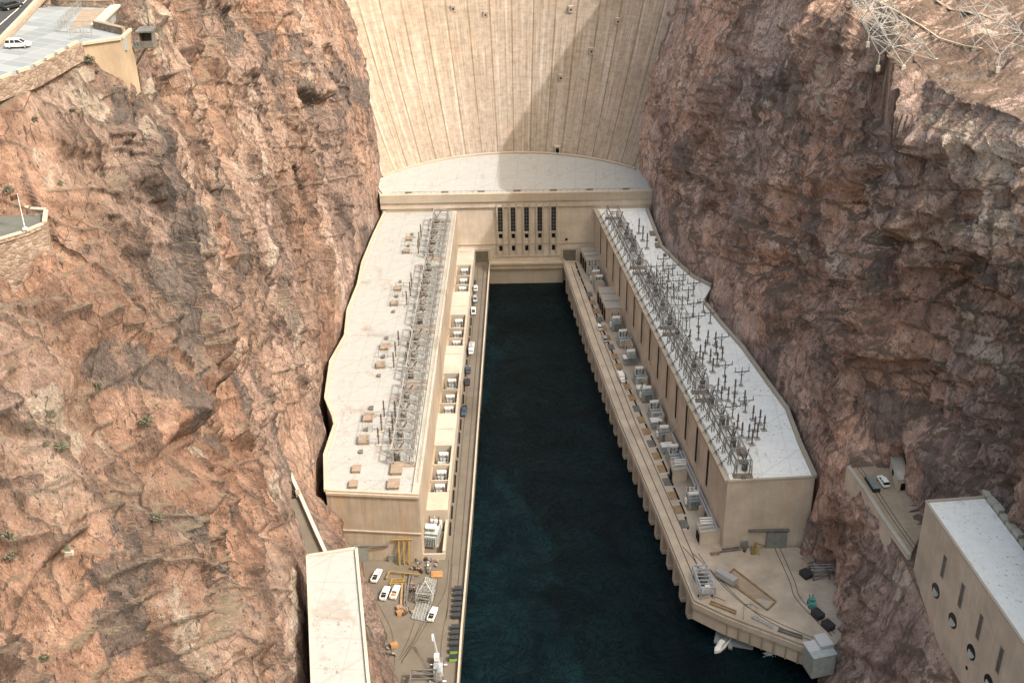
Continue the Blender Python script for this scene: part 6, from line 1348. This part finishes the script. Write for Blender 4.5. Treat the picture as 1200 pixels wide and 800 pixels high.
# pale boats' dock, boat, outfall
dk = [W(800 + a / 5.97, 650 + b_ / 5.97, .7) for a, b_ in [(235, 525), (330, 548), (375, 562), (382, 598), (497, 625), (492, 650), (388, 634), (352, 626), (346, 652), (318, 642), (322, 598), (290, 566), (262, 580), (246, 612), (219, 602)]]
t = thing('floating_dock', 'pale grey floating dock with angled arms below the right quay', 'dock', (dk[0].x, dk[0].y, 0)); obj('pontoon', MB().prism([(v.x, v.y) for v in dk], -.4, .7), M['silver'], t)
b = MB(); 
for i in range(8, 12): b.bar(dk[3].lerp(dk[4], (i - 8) / 4) + Vector((0, 0, .1)), dk[3].lerp(dk[4], (i - 8) / 4) + Vector((0, 0, .9)), .1)
b.bar(dk[3] + Vector((0, 0, .9)), dk[4] + Vector((0, 0, .9)), .08); obj('railing', b, M['steel'], t)
t = thing('boat', 'small white work boat moored in the notch of the floating dock', 'boat'); b = MB(); b.hull([(-3.6, 1.15, -.2, 1.0, .2), (0, 1.3, -.3, 1.05, .3), (2.4, 1.0, -.25, 1.15, .3), (3.9, .25, .2, 1.3, .1)]); obj('hull', b, M['white'], t)
b = MB(); b.box(-3.3, 1.9, -.9, .9, 1.06, 1.1); obj('deck', b, M['steelD'], t); b = MB(); b.hull([(-.6, .8, 1.1, 2.1, .1), (1.1, .75, 1.1, 2.1, .1), (1.7, .7, 1.1, 1.3, .03)]); obj('cabin', b, M['white'], t); b = MB(); b.box(.9, 1.2, -.6, .6, 1.55, 2.0); obj('windscreen', b, M['glass'], t)
for x in (-2.9, -2.1, -1.3): b = MB(); b.box(x - .2, x + .2, -.7, .7, 1.1, 1.4); obj('bench', b, M['silver'], t)
p = W(845.5, 757, 0); t.location = (p.x, p.y, 0); t.rotation_euler = (0, 0, rad(52) + math.pi)
p = W(901, 766, 0); b = MB(); rn = random.Random(4); vs = []
q2 = W(905, 741, 5.5)
t = thing('outfall', 'white water jet splashing from a drain under the right quay', 'outfall', (p.x, p.y, 0)); b = MB(); b.tube((q2.x, q2.y, 5.5), (p.x + 1.2, p.y, .3), .35, .9, n=8); obj('jet', b, M['silver'], t)
b = MB()
for i in range(160): a = rn.uniform(0, 6.28); r = abs(rn.gauss(0, .6)); s_ = rn.uniform(.08, .24); b.obox((p.x + r * math.cos(a) * 1.3, p.y + r * math.sin(a), rn.uniform(0, .25)), (s_, s_ * 1.3, s_ * .6), rn.uniform(0, 3))
obj('foam', b, M['foam'], t)
b = MB(); b.tube((q2.x + .5, q2.y + 1.5, 5.7), (q2.x, q2.y - .3, 5.7), .7, n=12); obj('pipe', b, M['rail'], t)
for i, (a, c, lab, mt) in enumerate([((832, 706), (862, 718), 'long tan timber baulk along the right quay edge', 'wood'), ((881, 723), (905, 735), 'row of white handrail frames on the right quay edge', 'silver'), ((912, 738), (940, 747), 'dark steel grille strip near the corrugated shed', 'steelD')]):
    A, C_ = W(*a, ZQ + .5), W(*c, ZQ + .5); t = thing('edge_frame', lab, 'frame', (A.x, A.y, ZQ)); b = MB(); b.bar(A, C_, .5 if i != 1 else .15, .4); b.bar(A + Vector((.4, .9, 0)), C_ + Vector((.4, .9, 0)), .3 if i != 1 else .12); obj('beam', b, M[mt], t)
    b = MB()
    for q in range(8): u = q / 7; b.bar(A.lerp(C_, u), A.lerp(C_, u) + Vector((.4, .9, 0)), .2); b.bar(A.lerp(C_, u) - Vector((0, 0, .5)), A.lerp(C_, u), .12)
    obj('cross_piece', b, M[mt], t)
t = thing('railing', 'thin bent handrail at the seaward corner of the right yard', 'railing', (W(872, 722, ZQ).x, W(872, 722, ZQ).y, ZQ)); hr = [W(a, b_, ZQ + 1.1) for a, b_ in [(871, 722), (872, 708), (880, 707), (889, 713)]]
for i in range(3): b = MB(); b.bar(hr[i], hr[i + 1], .14); b.bar(hr[i] - Vector((0, 0, 1.1)), hr[i], .12); obj('rail', b, M['steelD'], t)
machine(875, 643, 'grey pipe bundle against the shaded wing end wall', M['steelD'], 1.0, 31); barthing('pipe_bundle', 'dark pipes stacked along the base of the shaded wing end wall', 'pipes', [((846, 643.5, .4), (866, 641, .4)), ((846, 646, .3), (868, 643.5, .3)), ((832, 648, .6), (846, 646, .6))], M['steelD'], .35)
barthing('guard_rail', 'short yellow guard rail near the small corner annex', 'guard rail', [((834, 648, .8), (842, 647, .8)), ((834, 651, 0), (834, 648, .8)), ((842, 650, 0), (842, 647, .8))], M['yellow'], .3)
# ================================================================= LATTICE TOWERS
def tower(name, feet_c, half, lean, Ht, lab, grp, mat, rz=0.0, tr=None, sink=1.0):
    zb = feet_c[2]; t = thing(name, lab, 'pylon', feet_c, group=grp); cs, sn = math.cos(rz), math.sin(rz); LV = 9
    def Pt(i, u):
        s_ = half * (1 - .72 * u); x, y = [(-s_, -s_), (s_, -s_), (s_, s_), (-s_, s_)][i % 4]
        return Vector((feet_c[0] + x * cs - y * sn + lean[0] * u * Ht, feet_c[1] + x * sn + y * cs + lean[1] * u * Ht, zb + u * Ht))
    for i in range(4):
        a = Pt(i, 0); zt = max(drop(a.x, a.y, tr, zb + 25), zb - 3.5) if tr else zb
        b = MB(); b.bar(a - Vector((0, 0, max(0, zb - zt) + 1)), a, .3); b.bar(a, Pt(i, 1), .22); obj('leg', b, mat, t)
        b = MB(); b.obox((a.x, a.y, min(zt, zb) - 1), (1.0, 1.0, 1.5)); obj('footing', b, M['greyc'], t)
    for l_ in range(LV):
        b = MB(); u0, u1 = l_ / LV, (l_ + 1) / LV
        for i in range(4):
            b.bar(Pt(i, u0), Pt(i + 1, u1), .1); b.bar(Pt(i + 1, u0), Pt(i, u1), .1); b.bar(Pt(i, u1), Pt(i + 1, u1), .12)
        obj('bracing', b, mat, t)
    b = MB(); c = Pt(0, .95) + (Pt(2, .95) - Pt(0, .95)) / 2
    for sx_ in (-1, 1): b.bar(c, c + Vector((sx_ * 9, 0, .5)), .3); b.bar(c + Vector((0, 0, -2)), c + Vector((sx_ * 9, 0, .5)), .2)
    obj('crossarm', b, mat, t); return t
M['galv'] = plain('bright_galvanised_steel', (0.40, 0.41, 0.40), 0.6, 0.1, 0.2)
GT = 'leaning lattice pylons on the right rim'
for i, (px, py, hf, ln, H_, lab, rz) in enumerate([(1064, 69, 5.2, (-.75, .25), 40, 'leaning steel lattice pylon on the right rim, left of the two large ones', .35), (1177, 57, 5.2, (-.7, .25), 40, 'leaning steel lattice pylon at the top right corner', .3), (1042, 40, 4.0, (-.75, .3), 34, 'smaller leaning pylon just behind the left large pylon', .5)]):
    h = hit(px, py, treeR); c = h[0] if h[0] is not None else W(px, py, 158)
    tower('pylon', (c.x, c.y, c.z + .3), hf, ln, H_, lab, GT, M['galv'], rz, treeR)
h = hit(165, 22, treeL); c = h[0] if h else W(165, 22, 180)
tower('pylon', (c.x - 1, c.y + 2, c.z), 2.2, (-.1, .1), 26, 'thin dark lattice pylon on the left rim behind the shelter', None, M['steelD'], .2, treeL)
def drape(name, pts, wd, mat, tr, kind=None, lift=.1):
    b = MB(); out = []
    for i in range(len(pts) - 1):
        for q in range(6):
            u = q / 6; h = hit(pts[i][0] * (1 - u) + pts[i + 1][0] * u, pts[i][1] * (1 - u) + pts[i + 1][1] * u, tr)
            if h: out.append(h[0] + Vector((0, 0, lift)))
    for a, c in zip(out, out[1:]):
        if 0.05 < (a - c).length < 40: b.bar(a, c, wd, .25)
    return obj(name, b, mat)
o = drape('pipeline', [(1010, -6), (1050, 15), (1080, 33), (1100, 47), (1130, 56), (1155, 60)], .45, M['concL'], treeR, lift=.5); tag(o, 'pale pipeline running downhill past the foot of the left large pylon', 'pipeline')
o = drape('footpath', [(1090, -4), (1115, 12), (1150, 17), (1180, 30)], 1.4, M['hatch'], treeR); o['kind'] = 'structure'
# ================================================================= SMALL THINGS ON THE CLIFFS
def make_bush(seed, r, mat, tall=1.0):
    rn = random.Random(seed); t = thing('desert_shrub', 'x', 'shrub'); b = MB()
    for i in range(6): a = rn.uniform(0, 6.28); b.bar((0, 0, -.2), (r * .6 * math.cos(a), r * .6 * math.sin(a), r * tall * .7), .05)
    obj('stem', b, M['wood'], t); b = MB()
    for i in range(260):
        v = Vector((rn.gauss(0, 1), rn.gauss(0, 1), abs(rn.gauss(0, 1)))).normalized() * r * rn.uniform(.45, 1.0); v.z *= tall; s_ = rn.uniform(.10, .24) * r
        u = Vector((rn.uniform(-1, 1), rn.uniform(-1, 1), rn.uniform(-1, 1))).normalized(); w_ = u.cross(Vector((rn.uniform(-1, 1), .3, 1))).normalized()
        b.add([v + u * s_, v + w_ * s_ * .6, v - u * s_, v - w_ * s_ * .6], [(0, 1, 2, 3)])
    obj('foliage', b, mat, t); return t
bu = [Proto(make_bush(1, 1.3, M['bush'])), Proto(make_bush(2, 1.0, M['bush'], .8))]; by = Proto(make_bush(3, 1.3, M['bushY']))
shr = [(112, 455, 0, 1.3, 'grey green shrub on the smooth boulder in the left middle'), (171, 495, 0, 1.5, 'largest grey green shrub in the cleft above the dark rock'), (58, 484, 1, 1.2, 'dark shrub on the scree left of the smooth boulder'), (72, 523, 1, 1.5, 'pale shrub in the gap below the scree'), (8, 632, 0, 1.6, 'wide shrub at the left edge above the big dark boulder'), (12, 652, 1, 1.6, 'lower of two shrubs at the left edge'), (185, 608, 0, 1.2, 'shrub at the top of the pale mineral vein'), (116, 67, 2, 1.2, 'yellow flowering bush under the car park wall'), (104, 72, 0, 1.3, 'dark bush left of the yellow one'), (91, 58, 0, 1.2, 'bush on top of the wall bend by the car park'), (112, 85, 1, 1.0, 'small olive bush below the yellow one'), (52, 771, 1, 1.2, 'shrub low in the crack at the lower left'), (55, 520, 1, .9, 'small shrub left of the pale shrub'), (36, 500, 1, .9, 'tiny shrub high on the scree slope'), (120, 205, 1, .9, 'shrub on the rubble slope right of the overlook'), (85, 130, 1, .9, 'shrub on the rocks below the car park'), (40, 140, 1, 1.0, 'shrub under the left part of the car park rim'), (10, 224, 0, 1.1, 'bush on the slope just above the overlook'), (70, 215, 1, 1.0, 'shrub above the right end of the overlook'), (22, 330, 1, 1.1, 'shrub at the foot of the overlook masonry')]
for i, (px, py, k_, s_, lab) in enumerate(shr):
    h = hit(px, py, treeL)
    if h: (by if k_ == 2 else bu[k_]).put(tuple(h[0]), i * 1.3, lab, 'desert shrubs on the left cliff', scale=s_ * .75)
h = hit(80, 646, treeL); p = h[0]; t = thing('marker_post', 'pale green metal wedge marker standing on the left boulder', 'marker', tuple(p))
b = MB(); b.add([(p.x - .55, p.y - .2, p.z - .5), (p.x + .55, p.y - .2, p.z - .5), (p.x + .55, p.y + .2, p.z - .5), (p.x - .55, p.y + .2, p.z - .5), (p.x - .35, p.y - .1, p.z + 2.1), (p.x + .05, p.y - .1, p.z + 2.1), (p.x + .05, p.y + .1, p.z + 2.1), (p.x - .35, p.y + .1, p.z + 2.1)], [(3, 2, 1, 0), (4, 5, 6, 7), (0, 1, 5, 4), (1, 2, 6, 5), (2, 3, 7, 6), (3, 0, 4, 7)])
M['mark'] = plain('pale_green_metal', (0.17, 0.19, 0.145), 0.6); obj('plate', b, M['mark'], t)
b = MB(); b.obox((p.x, p.y, p.z - .5), (1.5, .9, .65)); obj('footing', b, M['greyc'], t)
